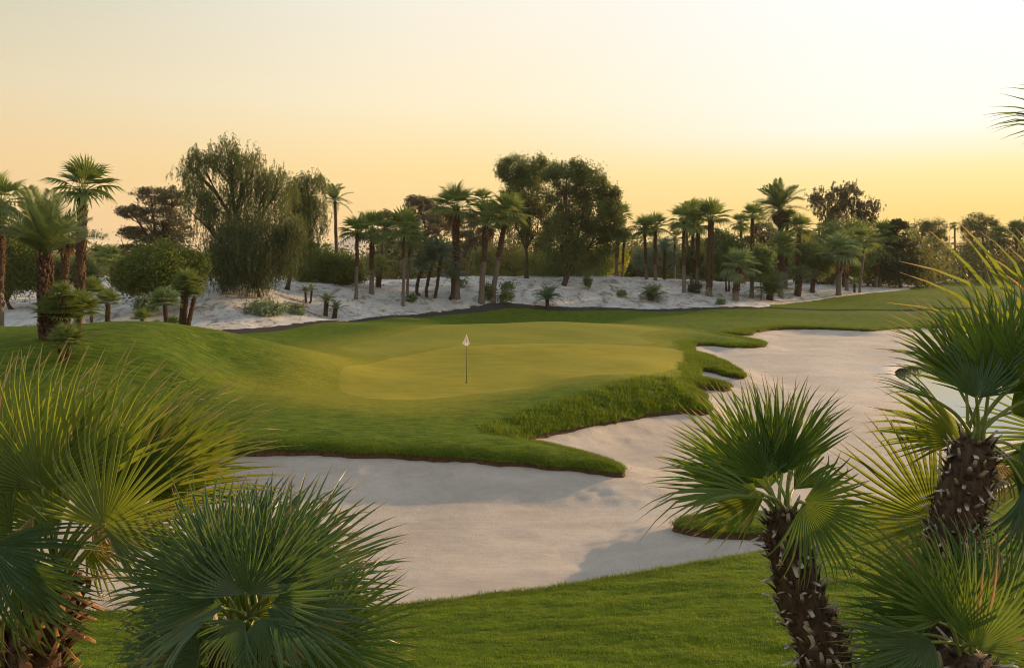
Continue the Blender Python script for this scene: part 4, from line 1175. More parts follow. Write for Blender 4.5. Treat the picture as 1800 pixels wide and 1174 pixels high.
# weeping trees and other broadleaf trees
make_tree('weeping_tree', 'huge weeping tree, tallest on the left, its curtain of branches hanging to the sand', None, 415, 88,
          [(350, 300, 34, 40), (402, 272, 42, 34), (442, 300, 34, 38), (352, 372, 32, 62), (400, 350, 38, 50), (440, 370, 42, 60), (430, 445, 60, 62), (480, 330, 34, 42), (492, 400, 36, 62), (400, 430, 34, 50)],
          'weep', 301, mat=M['leaf_weep'], n_leaf=44000, trunk_r=.42, ntr=2)
make_tree('weeping_tree', 'weeping tree with a hanging right-hand curtain, between the huge weeping tree and the leaning palm', None, 505, 94,
          [(545, 332, 28, 34), (548, 392, 24, 58), (518, 410, 30, 62), (520, 350, 28, 40)], 'weep', 302, mat=M['leaf_weep'], n_leaf=18000, trunk_r=.25)
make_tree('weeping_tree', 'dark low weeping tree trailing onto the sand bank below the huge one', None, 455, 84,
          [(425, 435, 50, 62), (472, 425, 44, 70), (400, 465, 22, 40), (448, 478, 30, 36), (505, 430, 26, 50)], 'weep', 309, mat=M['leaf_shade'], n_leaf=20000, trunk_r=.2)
make_tree('tall_tree', 'tall airy tree with a domed crown, highest of the middle grove', None, 925, 122,
          [(905, 300, 32, 24), (948, 298, 34, 26), (925, 340, 40, 34), (905, 385, 30, 40), (945, 400, 34, 44)], 'euc', 303, mat=M['leaf_weep'], n_leaf=26000, trunk_r=.28)
make_tree('tall_tree', 'broad airy tree with thin hanging sprays, right neighbour of the highest middle one', None, 994, 118,
          [(995, 308, 36, 26), (1035, 325, 34, 28), (1000, 360, 44, 36), (1050, 375, 36, 40), (985, 420, 34, 46), (1035, 430, 40, 44), (1072, 352, 20, 26), (1078, 410, 22, 44)], 'euc', 304, mat=M['leaf_weep'], n_leaf=40000, trunk_r=.30, ntr=2)
make_tree('weeping_tree', 'dark drooping tree filling the shade beneath the middle grove, behind the leaning palm', None, 905, 132,
          [(885, 455, 40, 44), (925, 460, 36, 40), (860, 460, 30, 34)], 'weep', 305, mat=M['leaf_weep'], n_leaf=18000, trunk_r=.24)
make_tree('weeping_tree', 'olive drooping tree behind the sand ridge, under the broad airy tree', None, 985, 128,
          [(960, 465, 34, 40), (1000, 455, 40, 46), (1030, 465, 34, 38)], 'weep', 306, mat=M['leaf_olive'], n_leaf=18000, trunk_r=.24)
make_tree('yellow_tree', 'small yellow-green tree lit from behind, at the right foot of the middle grove', None, 1070, 135,
          [(1062, 455, 18, 34), (1085, 455, 20, 24), (1050, 470, 16, 26)], 'olive', 307, mat=M['leaf_yellow'], n_leaf=5000, trunk_r=.12)
make_tree('pine_tree', 'brown-tinged pine with tiered puffs of needles, left of the huge weeping tree', None, 278, 112,
          [(262, 345, 30, 18), (305, 350, 24, 20), (240, 375, 26, 14), (285, 385, 40, 20), (225, 410, 20, 10), (260, 415, 30, 14), (310, 410, 26, 22), (232, 440, 26, 10), (290, 435, 36, 14)], 'pine', 311, mat=M['leaf_pine'], n_leaf=16000, trunk_r=.35)
make_tree('pine_tree', 'dark rounded pine standing behind the blue-green feather palm', None, 738, 160,
          [(735, 360, 26, 16), (760, 372, 26, 22), (718, 385, 18, 16), (745, 400, 34, 24), (775, 400, 22, 24), (735, 430, 30, 20)], 'pine', 312, mat=M['leaf_pine'], n_leaf=14000, trunk_r=.35)
make_tree('pine_tree', 'sparse brownish pine behind the first palms of the white-sand row', None, 682, 165,
          [(680, 385, 18, 14), (695, 405, 22, 18), (672, 420, 20, 20), (700, 440, 26, 20), (680, 455, 24, 18)], 'pine', 313, mat=M['leaf_pine'], n_leaf=8000, trunk_r=.25)
make_tree('tall_tree', 'dark sparse tree between the stout fan palm and the middle grove', None, 828, 150,
          [(830, 395, 24, 26), (815, 430, 26, 26), (842, 440, 26, 30)], 'pine', 314, mat=M['leaf_pine'], n_leaf=8000, trunk_r=.25)
make_tree('round_bush', 'wide olive-green round-topped bush tree below the brown-tinged pine', None, 268, 78,
          [(255, 478, 42, 34), (300, 472, 48, 36), (335, 480, 30, 32), (228, 486, 26, 26)], 'bush', 321, mat=M['leaf_bush'], n_leaf=24000, trunk_r=.16, cat='bush')
make_tree('round_bush', 'round olive bush with a clipped dome, left one of the touching pair behind the bank', None, 560, 103,
          [(558, 482, 36, 34)], 'bush', 322, mat=M['leaf_bush'], n_leaf=12000, trunk_r=.12, cat='bush')
make_tree('round_bush', 'round olive bush with a clipped dome, right one of the touching pair behind the bank', None, 600, 103,
          [(598, 486, 30, 33)], 'bush', 323, mat=M['leaf_bush'], n_leaf=12000, trunk_r=.12, cat='bush')
make_tree('broad_tree', 'dark broad-crowned tree at the left edge behind the big feather palm', None, 20, 82,
          [(15, 440, 46, 34), (50, 468, 34, 34), (-20, 470, 40, 36), (20, 485, 46, 26)], 'bush', 324, mat=M['leaf_bush'], n_leaf=18000, trunk_r=.22)
make_tree('broad_tree', 'mid-green tree behind the shaggy left palms, above the small pale clearing', None, 95, 84,
          [(110, 478, 26, 24), (150, 478, 22, 20), (80, 480, 26, 26)], 'olive', 325, mat=M['leaf_olive'], n_leaf=8000, trunk_r=.14)
make_tree('olive_tree', 'round-headed green tree with two thin trunks, between thick red-brown palm and short grey-green palm', None, 1276, YB(1278, 511),
          [(1268, 430, 26, 24), (1290, 445, 24, 28), (1262, 460, 22, 24)], 'olive', 331, mat=M['leaf_olive'], n_leaf=12000, trunk_r=.14, ntr=2)
make_tree('olive_tree', 'slim young green tree on a thin straight stem, before the arching date palm', None, 1338, YB(1338, 528),
          [(1338, 452, 18, 22), (1336, 475, 20, 16)], 'olive', 332, mat=M['leaf_olive'], n_leaf=6000, trunk_r=.07)
make_tree('olive_tree', 'green leafy tree filling the space behind the trio of fan palms', None, 1222, 128,
          [(1222, 450, 20, 34), (1236, 470, 18, 24), (1208, 468, 12, 20)], 'olive', 333, mat=M['leaf_olive'], n_leaf=7000, trunk_r=.12)
make_tree('olive_tree', 'bushy green tree between the two bushy feather palms beside the far lawn', None, 1432, 132,
          [(1425, 452, 22, 26), (1446, 468, 18, 24), (1410, 450, 16, 20)], 'olive', 334, mat=M['leaf_olive'], n_leaf=7000, trunk_r=.12)
make_tree('tall_tree', 'tall feathery tree with bronze hanging sprays, above a dark green crown right of centre', None, 1482, 158,
          [(1445, 352, 22, 22), (1472, 348, 22, 24), (1490, 342, 18, 22), (1520, 362, 22, 16), (1492, 372, 30, 18), (1460, 385, 20, 16), (1520, 385, 18, 14)], 'weep', 341, mat=M['leaf_pine'], n_leaf=16000, trunk_r=.30, size=.35)
make_tree('broad_tree', 'dense dark green broad tree beneath the bronze feathery one', None, 1485, 150,
          [(1480, 408, 34, 20), (1515, 415, 30, 20), (1500, 440, 40, 24), (1455, 425, 22, 26)], 'bush', 342, mat=M['leaf_olive'], n_leaf=16000, trunk_r=.28, z0=None)
make_tree('conifer', 'dark spreading conifer with a short trunk at the edge of the far lawn', None, 1583, 152,
          [(1575, 400, 18, 14), (1570, 425, 28, 16), (1590, 440, 28, 18), (1578, 462, 36, 18), (1560, 475, 24, 14), (1598, 478, 22, 12)], 'pine', 343, mat=M['leaf_dark'], n_leaf=16000, trunk_r=.3)
make_tree('tall_tree', 'round-topped far tree between the dark conifer and the lone thin palm', None, 1632, 215,
          [(1612, 405, 22, 16), (1640, 402, 24, 16), (1655, 420, 16, 18), (1625, 430, 30, 22), (1650, 445, 26, 22)], 'euc', 344, mat=M['leaf_euc'], n_leaf=9000, trunk_r=.4)
make_tree('tall_tree', 'high round-topped far tree right of the lone thin palm', None, 1728, 215,
          [(1722, 390, 24, 15), (1700, 405, 18, 16), (1742, 400, 18, 18), (1722, 425, 34, 20), (1745, 440, 24, 22), (1705, 445, 24, 20)], 'euc', 345, mat=M['leaf_euc'], n_leaf=11000, trunk_r=.4)
make_tree('tall_tree', 'far tree cut by the right edge of the photo', None, 1800, 212,
          [(1795, 405, 18, 16), (1815, 400, 20, 18), (1790, 430, 28, 22), (1825, 440, 30, 26)], 'euc', 346, mat=M['leaf_euc'], n_leaf=8000, trunk_r=.4)
make_tree('broad_tree', 'grey-green tree with a loose crown behind the twin fan palms', None, 1168, 150,
          [(1165, 440, 26, 22), (1130, 455, 24, 20), (1190, 455, 22, 24)], 'euc', 347, mat=M['leaf_grey'], n_leaf=9000, trunk_r=.24)
make_tree('broad_tree', 'low dark tree in the gap between middle grove and twin fan palms', None, 1108, 155,
          [(1105, 455, 24, 20), (1122, 470, 22, 18)], 'euc', 348, mat=M['leaf_euc'], n_leaf=6000, trunk_r=.2)
make_tree('broad_tree', 'open brownish tree behind the arching date palm', None, 1345, 170,
          [(1340, 405, 20, 16), (1355, 420, 26, 18), (1330, 430, 20, 18), (1400, 440, 26, 20), (1420, 420, 18, 14)], 'pine', 349, mat=M['leaf_pine'], n_leaf=9000, trunk_r=.3)
make_tree('broad_tree', 'reddish-trunked tree with a dull crown between weeping tree and round bushes', None, 525, 118,
          [(515, 455, 22, 24), (535, 475, 20, 20)], 'euc', 350, mat=M['leaf_euc'], n_leaf=5000, trunk_r=.2)
make_tree('yellow_tree', 'small yellow-green tree behind the squat grey-footed palm by the far lawn', None, 1500, 150,
          [(1500, 470, 14, 18), (1508, 480, 12, 14)], 'olive', 351, mat=M['leaf_yellow'], n_leaf=3000, trunk_r=.1)
make_tree('sapling', 'thin leafy sapling on the white sand beside the leaning fan palm', None, 892, YB(892, 536),
          [(892, 508, 13, 15), (890, 522, 12, 8)], 'olive', 352, mat=M['leaf_olive'], n_leaf=900, trunk_r=.035, cat='sapling')
make_tree('sapling', 'small green sapling on the sand ridge below the middle grove', None, 1033, YB(1033, 508),
          [(1033, 496, 6, 8)], 'olive', 353, mat=M['leaf_olive'], n_leaf=200, trunk_r=.04, cat='sapling')

SH = 'low shrubs on the white sand'
def shrub(label, px, by, rx, ry, mat, seed, n=1200, style='grey', Y=None):
    Y = Y or YB(px, by)
    return make_tree('shrub', label, SH, px, Y, [(px, by - ry * .8, rx, ry)], style, seed, mat=mat, n_leaf=n, trunk_r=.04, cat='shrub')
shrub('grey-green wispy shrub trailing down the bank below the huge weeping tree', 462, 556, 34, 15, M['leaf_grey'], 361, 1500)
shrub('pale wispy shrub right of the trailing one on the left bank', 518, 556, 20, 11, M['leaf_grey'], 362, 700)
shrub('grey shrub at the foot of the wide olive bush', 256, 548, 18, 14, M['leaf_grey'], 363, 1500, Y=74)
shrub('small leafy shrub at the foot of the bright green fan palm', 722, 532, 9, 8, M['leaf_olive'], 364, 220)
shrub('leafy green shrub climbing the foot of the leaning fan palm', 856, 528, 12, 16, M['leaf_olive'], 365, 900)
shrub('tiny grey shrub on the sand in front of the red-brown palm', 1267, 536, 7, 5, M['leaf_grey'], 366, 120)
shrub('tiny grey shrub on the middle bank, left of the dark feather clump', 1092, 520, 7, 5, M['leaf_grey'], 367, 120)
shrub('dark small bush between the trio of palms and the red-brown trunk', 1222, 517, 12, 9, M['leaf_dark'], 368, 900)
shrub('low dark shrub on the right of the multi-stemmed feather palm', 812, 505, 10, 8, M['leaf_grey'], 369, 400)
shrub('dark rounded bush on the far lawn beyond the conifer', 1622, 497, 12, 8, M['leaf_dark'], 370, 900, style='bush')

# small fan palms and clumps on and behind the left mound
LP = 'young fan palms by the left mound'
def little_palm(label, heads, px, Y, seed, wpx=9, z0=None, mat='bg_fan'):
    rg = random.Random(seed); k = Y / FPX
    x0 = (px - 900) * k; zz = ground_at(x0, Y); o0 = Vector((x0, Y, zz))
    rt = root('young_fan_palm', o0, label, 'palm tree', LP)
    for (cx, cy, rpx, ox, n) in heads:
        tp = px2w(cx, cy, Y + rg.uniform(-.3, .3)) - o0
        p0 = Vector((ox * k, 0, -.12))
        if tp.z > .25:
            lw, up = trunk_geo([p0, p0.lerp(tp, .5) + Vector((rg.uniform(-.08, .08), 0, 0)), tp], wpx * k / 2 * .6, wpx * k / 2 * .5, rg, 0, .4, 9)
            obj('trunk', up.mesh('trunk', M['boot'], False), rt)
        R_ = rpx * k * 1.25; n = int(n * 1.35)
        for i_ in range(n):
            f = (i_ + .5) / n; el = 85 - 95 * f + rg.uniform(-10, 10); az = i_ * 2.39996 + rg.uniform(-.3, .3)
            d = Vector((math.cos(az) * math.cos(R(el)), math.sin(az) * math.cos(R(el)), math.sin(R(el))))
            nrm = Vector((-math.cos(az) * math.sin(R(el)), -math.sin(az) * math.sin(R(el)), math.cos(R(el)) + .05))
            b_ = obj('leaf', rg.choice(FANS_MID[mat]), rt)
            orient(b_, d, nrm, tp + d * R_ * .3, R_ * rg.uniform(.65, .8))
    return rt
_mid = [fan_blade('leaf', 18, sp, 80 + i_, fuse=.35, cup=.2, droop=.12, detail=False, tip_bend=.3) for i_, sp in enumerate((2.6, 3.1, 3.5))]
FANS_MID = {k_: [recol(m_, M[k_]) for m_ in _mid] for k_ in ('bg_fan', 'bg_fan_pale')}
little_palm('dense dark fan palm clump hugging the foot of the big feather palm on the mound', [(100, 555, 36, 0, 26), (118, 545, 30, 14, 20), (86, 545, 26, -8, 14), (110, 520, 24, 8, 14)], 102, 38.0, 401, 22)
little_palm('young fan palm with a round head and short shaggy trunk on top of the mound', [(140, 548, 36, 0, 34)], 139, 38.6, 402, 14)
little_palm('low stemless fan palm clump in front of the mound-top palms', [(120, 602, 32, 0, 26), (102, 606, 22, -10, 12)], 118, 36.0, 403)
little_palm('young fan palm just behind the mound with a pale foot', [(160, 515, 26, 0, 26)], 163, 58, 404, 8)
little_palm('small fan palm with a dark bulbous trunk behind the mound crest', [(190, 533, 23, 0, 24)], 184, 60, 405, 14)
little_palm('stemless small fan palm peeping over the mound crest', [(250, 560, 17, 0, 18)], 248, 62, 406)
little_palm('bluish fan palm with a short trunk behind the mound, left of the two-headed one', [(290, 534, 27, 0, 30)], 297, 64, 407, 12, mat='bg_fan_pale')
little_palm('two-headed young fan palm behind the mound with tall brown trunks', [(330, 500, 25, 0, 26), (322, 516, 20, -4, 16), (342, 522, 18, 4, 14)], 322, 66, 408, 12)
little_palm('stemless fan palm clump at the foot of the two-headed palm', [(303, 572, 18, 0, 16), (275, 574, 12, -20, 10)], 303, 66, 409, mat='bg_fan_pale')

# fallen leaves and twigs lying on the sand under the trees
def litter():
    rg = np.random.default_rng(88)
    n = 26000
    Y = rg.uniform(70, 150, n); X = rg.uniform(-.5, .42, n) * Y
    P = np.stack([X, Y], 1)
    sd = sdf(P, DESERT)
    w = fbm(X * .22, Y * .3, 3)
    k = (sd > .6) & (w > rg.uniform(-.15, .5, n))
    P = P[k]; sd = sd[k]
    z = h_desert(P[:, 0], P[:, 1], sd) + .02
    m = len(P); a_ = rg.uniform(0, 6.28, m)
    D = np.stack([np.cos(a_), np.sin(a_), rg.uniform(0, .35, m)], 1); S = np.stack([-np.sin(a_), np.cos(a_), rg.uniform(-.2, .5, m)], 1)
    V, F, tn = leaf_quads(np.column_stack([P, z]), D, S, rg.uniform(.1, .5, m), rg.uniform(.02, .07, m), rg.uniform(0, 1, m))
    M['litter'] = mat_foliage('leaf_litter', (.07, .05, .035), (.26, .19, .12), (.1, .07, .04), .1)
    obj('leaf_litter', np_mesh('leaf_litter', V, F, M['litter'], {'tone': tn}, smooth=False), kind='stuff')
litter()

# far wood behind everything: reads as one mass
def far_wood():
    rg = np.random.default_rng(77)
    n = 720
    Ys = rg.uniform(185, 300, n); tx = rg.uniform(-.72, .72, n); X = tx * Ys
    z0 = tps(X, Ys)
    Rr = rg.uniform(1.8, 4.2, n)
    hh = rg.uniform(4.4, 8.8, n)
    inner = (np.arange(n) % 2 == 0) & (tx > -.16) & (tx < .47)
    Ys = np.where(inner, rg.uniform(152, 185, n), Ys); X = tx * Ys; z0 = tps(X, Ys); hh = np.where(inner, rg.uniform(3.8, 8.6, n), hh)
    per = 230
    idx = np.repeat(np.arange(n), per)
    d = unit(rg.normal(size=(len(idx), 3))) * rg.uniform(.3, 1.0, (len(idx), 1)) ** .5
    lump = 1 + .25 * rg.normal(size=(len(idx), 1))
    P = np.stack([X[idx], Ys[idx], z0[idx] + hh[idx] * .52], 1) + d * lump * np.stack([Rr[idx] * 1.3, Rr[idx], hh[idx] * .55], 1)
    D = unit(rg.normal(size=P.shape)); S = unit(np.cross(D, rg.normal(size=P.shape)))
    tone = np.clip(np.repeat(rg.uniform(.1, .9, n), per) + rg.normal(0, .12, len(idx)), 0, 1)
    V, F, tn = leaf_quads(P, D, S, rg.uniform(.5, 1.0, len(P)), rg.uniform(.14, .28, len(P)), tone)
    obj('far_wood', np_mesh('far_wood', V, F, M['leaf_euc'], {'tone': tn}, smooth=False), kind='stuff')
far_wood()
#@@FG
# ------------------------------------------------------------------ flagstick
fx, fy = hit(820, 672, 20, 80)
fz = ground_at(fx, fy)
fl = root('flagstick', (fx, fy, fz), 'thin golf flagstick with a small white flag standing in the green', 'golf flag')
g = Geo(); g.tube([(0, 0, -.05), (0, 0, 2.17)], [.013, .009], 8)
M['stick'] = mat_simple('stick', (.05, .045, .03), (.09, .08, .05), 4, .5, .05)
obj('pole', g.mesh('pole', M['stick']), fl)
bq = NB('flag_cloth')
fc = bq.bsdf((.86, .80, .76), .8, .1)
ft = bq.n.new('ShaderNodeBsdfTranslucent'); ft.inputs[0].default_value = (.8, .7, .62, 1)
fm = bq.n.new('ShaderNodeMixShader'); fm.inputs[0].default_value = .35
bq.l.new(fc, fm.inputs[1]); bq.l.new(ft.outputs[0], fm.inputs[2])
M['flag'] = bq.done(fm.outputs[0])
M['emblem'] = mat_simple('emblem_ink', (.05, .05, .07), (.07, .07, .09), 4, .8, 0)
# the cloth hangs folded from its top corner: a small kite of draped folds
V = []; F = []
prof = [(0.00, 0, 0), (.14, -.055, .05), (.26, -.10, .085), (.37, -.155, .12), (.44, -.19, .155), (.50, -.09, .10), (.535, -.01, .03)]
for i_, (dz, xl, xr) in enumerate(prof):
    for j in range(9):
        u = j / 8; x = xl + (xr - xl) * u
        y = -.02 - .035 * math.sin(u * 9.0 + dz * 3) * min(1, dz * 4)
        V.append((x, y, 2.19 - dz))
for i_ in range(len(prof) - 1):
    for j in range(8):
        F.append((i_ * 9 + j, i_ * 9 + j + 1, (i_ + 1) * 9 + j + 1, (i_ + 1) * 9 + j))
fo = obj('flag', mixed_mesh('flag', V, F, M['flag']), fl)
g = Geo()
def sbox(x0, x1, z0, z1, y):
    g.add([(x0, y, z0), (x1, y, z0), (x1, y, z1), (x0, y, z1), (x0, y - .003, z0), (x1, y - .003, z0), (x1, y - .003, z1), (x0, y - .003, z1)],
          [(0, 1, 2, 3), (4, 5, 6, 7), (0, 1, 5, 4), (2, 3, 7, 6), (1, 2, 6, 5), (3, 0, 4, 7)])
sbox(-.005, .012, 1.78, 2.02, -.058); sbox(-.03, .10, 1.855, 1.872, -.062)
obj('emblem', g.mesh('emblem', M['emblem'], False), fo)
g = Geo(); g.tube([(0, 0, .004), (0, 0, .012)], [.06, .06], 16)
obj('hole_rim', g.mesh('hole_rim', M['stick']), fl)

# ------------------------------------------------------------------ near palms
M['fg_leaf'] = mat_leaf('near_palm_leaf', (0.040, 0.090, 0.024), (0.095, 0.158, 0.037), (0.224, 0.314, 0.028), (0.300, 0.210, 0.100), .36, .42, .45)
M['fg_leaf_blue'] = mat_leaf('near_palm_leaf_cool', (0.048, 0.092, 0.045), (0.112, 0.172, 0.082), (0.146, 0.235, 0.034), (0.340, 0.230, 0.110), .32, .40, .5)
M['fg_leaf_warm'] = mat_leaf('near_palm_leaf_olive', (0.059, 0.100, 0.024), (0.125, 0.172, 0.037), (0.302, 0.358, 0.034), (0.380, 0.270, 0.120), .40, .42, .45)
M['fg_dead'] = mat_leaf('near_dead_leaf', (.28, .19, .09), (.48, .34, .17), (.34, .22, .09), None, .25, .8, .1)
bq = NB('leaf_base')
f_ = bq.noise(bq.mapping(), 14, 4, .7)
al = bq.math('ADD', bq.attr('along'), bq.math('MULTIPLY', bq.math('SUBTRACT', bq.rnd(), .5), .5))
c_ = bq.ramp(al, [(.15, (.045, .030, .020)), (.45, (.16, .115, .085)), (.75, (.50, .45, .40))])
c_ = bq.mix(.5, c_, bq.ramp(f_, [(.3, (.5, .5, .5)), (.7, (1.25, 1.2, 1.15))]), 'MULTIPLY')
M['fg_boot'] = bq.done(bq.bsdf(c_, .85, .2, bq.bump(f_, .6, .01)))
bq = NB('leaf_base_rust')
f_ = bq.noise(bq.mapping(), 12, 4, .7)
al = bq.math('ADD', bq.attr('along'), bq.math('MULTIPLY', bq.math('SUBTRACT', bq.rnd(), .5), .4))
c_ = bq.ramp(al, [(.15, (.06, .03, .016)), (.6, (.24, .12, .05)), (.95, (.40, .24, .11))])
c_ = bq.mix(.5, c_, bq.ramp(f_, [(.3, (.5, .5, .5)), (.7, (1.25, 1.2, 1.15))]), 'MULTIPLY')
M['fg_boot_rust'] = bq.done(bq.bsdf(c_, .8, .2, bq.bump(f_, .6, .01)))
M['fibre'] = mat_simple('trunk_fibre', (.030, .020, .014), (.115, .075, .050), 30, .95, .9, .02, mapping=(1, 1, .3))

def boot_mesh(name, seed, mat):
    """a cut leaf base: flat wedge, unit long along +Y (outwards/up), +Z its upper side"""
    rg = random.Random(seed); V = []; F = []; AL = []
    prof = [(0, .34, .09), (.35, .22, .07), (.75, .17, .05), (1.0, .15 + rg.uniform(-.04, .06), .03)]
    for t, w, h in prof:
        z = .10 * math.sin(t * 2.2) + rg.uniform(-.02, .02)
        for (sx, sz) in ((-1, 0), (-.4, 1), (.4, 1), (1, 0), (0, -1)):
            V.append((sx * w, t + (rg.uniform(-.08, .08) if t == 1 else 0), z + sz * h)); AL.append(t)
    for i_ in range(3):
        for j in range(5):
            F.append((i_ * 5 + j, i_ * 5 + (j + 1) % 5, i_ * 5 + 5 + (j + 1) % 5, i_ * 5 + 5 + j))
    me = mixed_mesh(name, V, F + [(15, 16, 17, 18, 19)], mat, False)
    a_ = me.attributes.new('along', 'FLOAT', 'POINT'); a_.data.foreach_set('value', AL)
    return me
BOOTS = [boot_mesh('leaf_base', 500 + i_, M['fg_boot']) for i_ in range(5)]
BOOTS_R = [boot_mesh('leaf_base', 520 + i_, M['fg_boot_rust']) for i_ in range(5)]

_blade_cache = {}
def near_blade(sp_deg, var, mat, cup=.22, droop=.08, seg=5.2):
    key = (round(sp_deg / 15), var, mat, cup, droop, seg)
    if key not in _blade_cache:
        rg_ = random.Random(len(_blade_cache) * 3 + 1)
        sp = R(key[0] * 15)
        nseg = max(10, int(round(sp / R(seg))))
        _blade_cache[key] = fan_blade('leaf', nseg, sp, 700 + len(_blade_cache) * 7, fuse=rg_.uniform(.29, .37), cup=cup * rg_.choice((.6, 1.2, 2.0)), droop=droop * rg_.choice((1, 1.8, 2.6)), pleat=.5, dry=.022, wmul=1.04, mat=M[mat], tip_bend=.65)
    return _blade_cache[key]

def near_palm(name, label, group, trunk_px, Y, w0, w1, leaves, seed, mat='fg_leaf', boots=260, boot_h=1.7, boots_set=None, boot_len=.085, top_off=(0, 0, 0)):
    rg = random.Random(seed); k = Y / FPX
    pts_w = [px2w(x, y, Y) for x, y in trunk_px]               # top to bottom
    last = pts_w[-1]; prev = pts_w[-2]
    gx_ = last.x + (last.x - prev.x) * .6
    gz = ground_at(gx_, Y)
    rt = root(name, (gx_, Y, gz), label, 'palm tree', group)
    o0 = Vector((gx_, Y, gz))
    pts = [p - o0 for p in pts_w] + [Vector((0, 0, max(.0, (last.z - gz) * .45))), Vector((0, 0, -.3))]
    # resample
    cr = [Vector(p) for p in cat_rom([tuple(p) for p in pts], 8, False)]
    n = len(cr)
    L = [0]
    for i_ in range(1, n): L.append(L[-1] + (cr[i_] - cr[i_ - 1]).length)
    def at(s):
        for i_ in range(1, n):
            if L[i_] >= s:
                f = (s - L[i_ - 1]) / (L[i_] - L[i_ - 1] + 1e-9); p = cr[i_ - 1].lerp(cr[i_], f); d = (cr[i_ - 1] - cr[i_]).normalized(); return p, d
        return cr[-1], Vector((0, 0, 1))
    def rad(s): return (w1 + (w0 - w1) * min(1, s / boot_h)) * k / 2 * .78 * min(1, .62 + s / (.25))
    g = Geo(); ns = 60
    g.tube([at(L[-1] * i_ / ns)[0] for i_ in range(ns + 1)][::-1], [rad(L[-1] * i_ / ns) for i_ in range(ns + 1)][::-1], 18, .07, rg)
    tr = obj('trunk', g.mesh('trunk', M['fibre']), rt)
    bs = boots_set or BOOTS
    def place(q, s, a_, me_list, parent, scl):
        p, d = at(s); r = rad(s)
        u = Vector((1, .1, 0)); u = (u - d * u.dot(d)).normalized(); v = d.cross(u)
        o_ = u * math.cos(a_) + v * math.sin(a_)
        tilt = rg.uniform(.25, 1.35)
        dirv = (d * math.cos(tilt) + o_ * math.sin(tilt)).normalized()
        if rg.random() < .28: dirv = (o_ - d * rg.uniform(.1, .6)).normalized()
        b_ = obj('leaf_base', rg.choice(me_list), parent)
        l_ = boot_len * rg.uniform(.6, 1.35) * scl
        orient(b_, dirv, o_ * -1 + d * .3, p + o_ * r * 1.0, (l_ * rg.uniform(.6, 1.05), l_, l_))
    for q in range(boots):
        s = boot_h * (q + .5) / boots
        place(q, s, q * 2.39996 + rg.uniform(-.22, .22), bs, rt, 1.0)
    # the lower rows, below the picture, in one piece
    low = Geo(); m_ = 260; s0 = boot_h
    for q in range(m_):
        s = s0 + (L[-1] - s0) * (q + .5) / m_; p, d = at(s); r = rad(s); a_ = q * 2.39996
        o_ = Vector((math.cos(a_), math.sin(a_), 0)); sd = Vector((-math.sin(a_), math.cos(a_), 0))
        b0 = p + o_ * r * .8; tp = p + o_ * (r + .04) + Vector((0, 0, .07))
        low.add([b0 - sd * .03, b0 + sd * .03, tp + sd * .015, tp - sd * .015, b0 + o_ * .04], [(0, 1, 2, 3), (0, 4, 1), (1, 4, 2), (2, 4, 3), (3, 4, 0)])
    obj('lower_leaf_bases', low.mesh('lower_leaf_bases', M['fg_boot'] if bs is BOOTS else M['fg_boot_rust'], False), rt, kind='stuff')
    # loose fibres
    hair = Geo()
    for q in range(1500):
        s = rg.uniform(0, boot_h); p, d = at(s); r = rad(s); a_ = rg.uniform(0, 6.283)
        o_ = Vector((math.cos(a_), math.sin(a_), 0)); sd = Vector((-math.sin(a_), math.cos(a_), 0))
        l_ = rg.uniform(.03, .10); e_ = p + o_ * (r + l_ * rg.uniform(.3, .9)) + Vector((rg.uniform(-.3, .3) * l_, 0, rg.uniform(-.7, .8) * l_))
        b0 = p + o_ * r * .9
        hair.add([b0 - sd * .0022, b0 + sd * .0022, e_], [(0, 1, 2)])
    obj('trunk_fibres', hair.mesh('trunk_fibres', M['fg_boot_rust'], False), rt, kind='stuff')
    tp = pts[0]; d0 = at(.02)[1]
    for i_, e_ in enumerate(leaves):
        (hx, hy, dy, th, kk, rpx, sp) = e_[:7]
        opt = e_[7] if len(e_) > 7 else {}
        hub = px2w(hx, hy, Y + dy) - o0
        d = Vector((math.cos(R(th)), kk, math.sin(R(th))))
        nrm = Vector(opt.get('n', (rg.uniform(-.25, .25), -1, .55)))
        lm = opt.get('mat', mat)
        me = near_blade(sp, i_ % 3, lm, opt.get('cup', .22), opt.get('droop', .08), opt.get('seg', 5.2))
        b_ = obj('dead_leaf' if opt.get('dead') else 'leaf', me, rt)
        scl = rpx * k * 1.0
        orient(b_, d, nrm, hub, (scl * opt.get('sx', 1), scl, scl))
        # stalk from the trunk top to the hinge
        gs = Geo(); st = tp + Vector((rg.uniform(-.4, .4) * w1 * k * .5, rg.uniform(-.3, .3) * w1 * k * .5, -.04))
        mid = st.lerp(hub, .5) + Vector((0, 0, .05 * (hub - st).length)) + d0 * .02
        pp = [Vector(p_) for p_ in cat_rom([tuple(st - d0 * .08), tuple(st), tuple(mid), tuple(hub + d.normalized() * .012)], 5, False)]
        mm = len(pp)
        gs.tube(pp, [(.013 - .006 * (j / mm)) * (Y / 4.6) * (1.6 if j < 4 else 1) for j in range(mm)], 6)
        inv = b_.matrix_basis.inverted()
        gs.V = [inv @ Vector(v) for v in gs.V]
        obj('stalk', gs.mesh('stalk', M['petiole']), b_)
    return rt

NP = 'near palms framing the view'
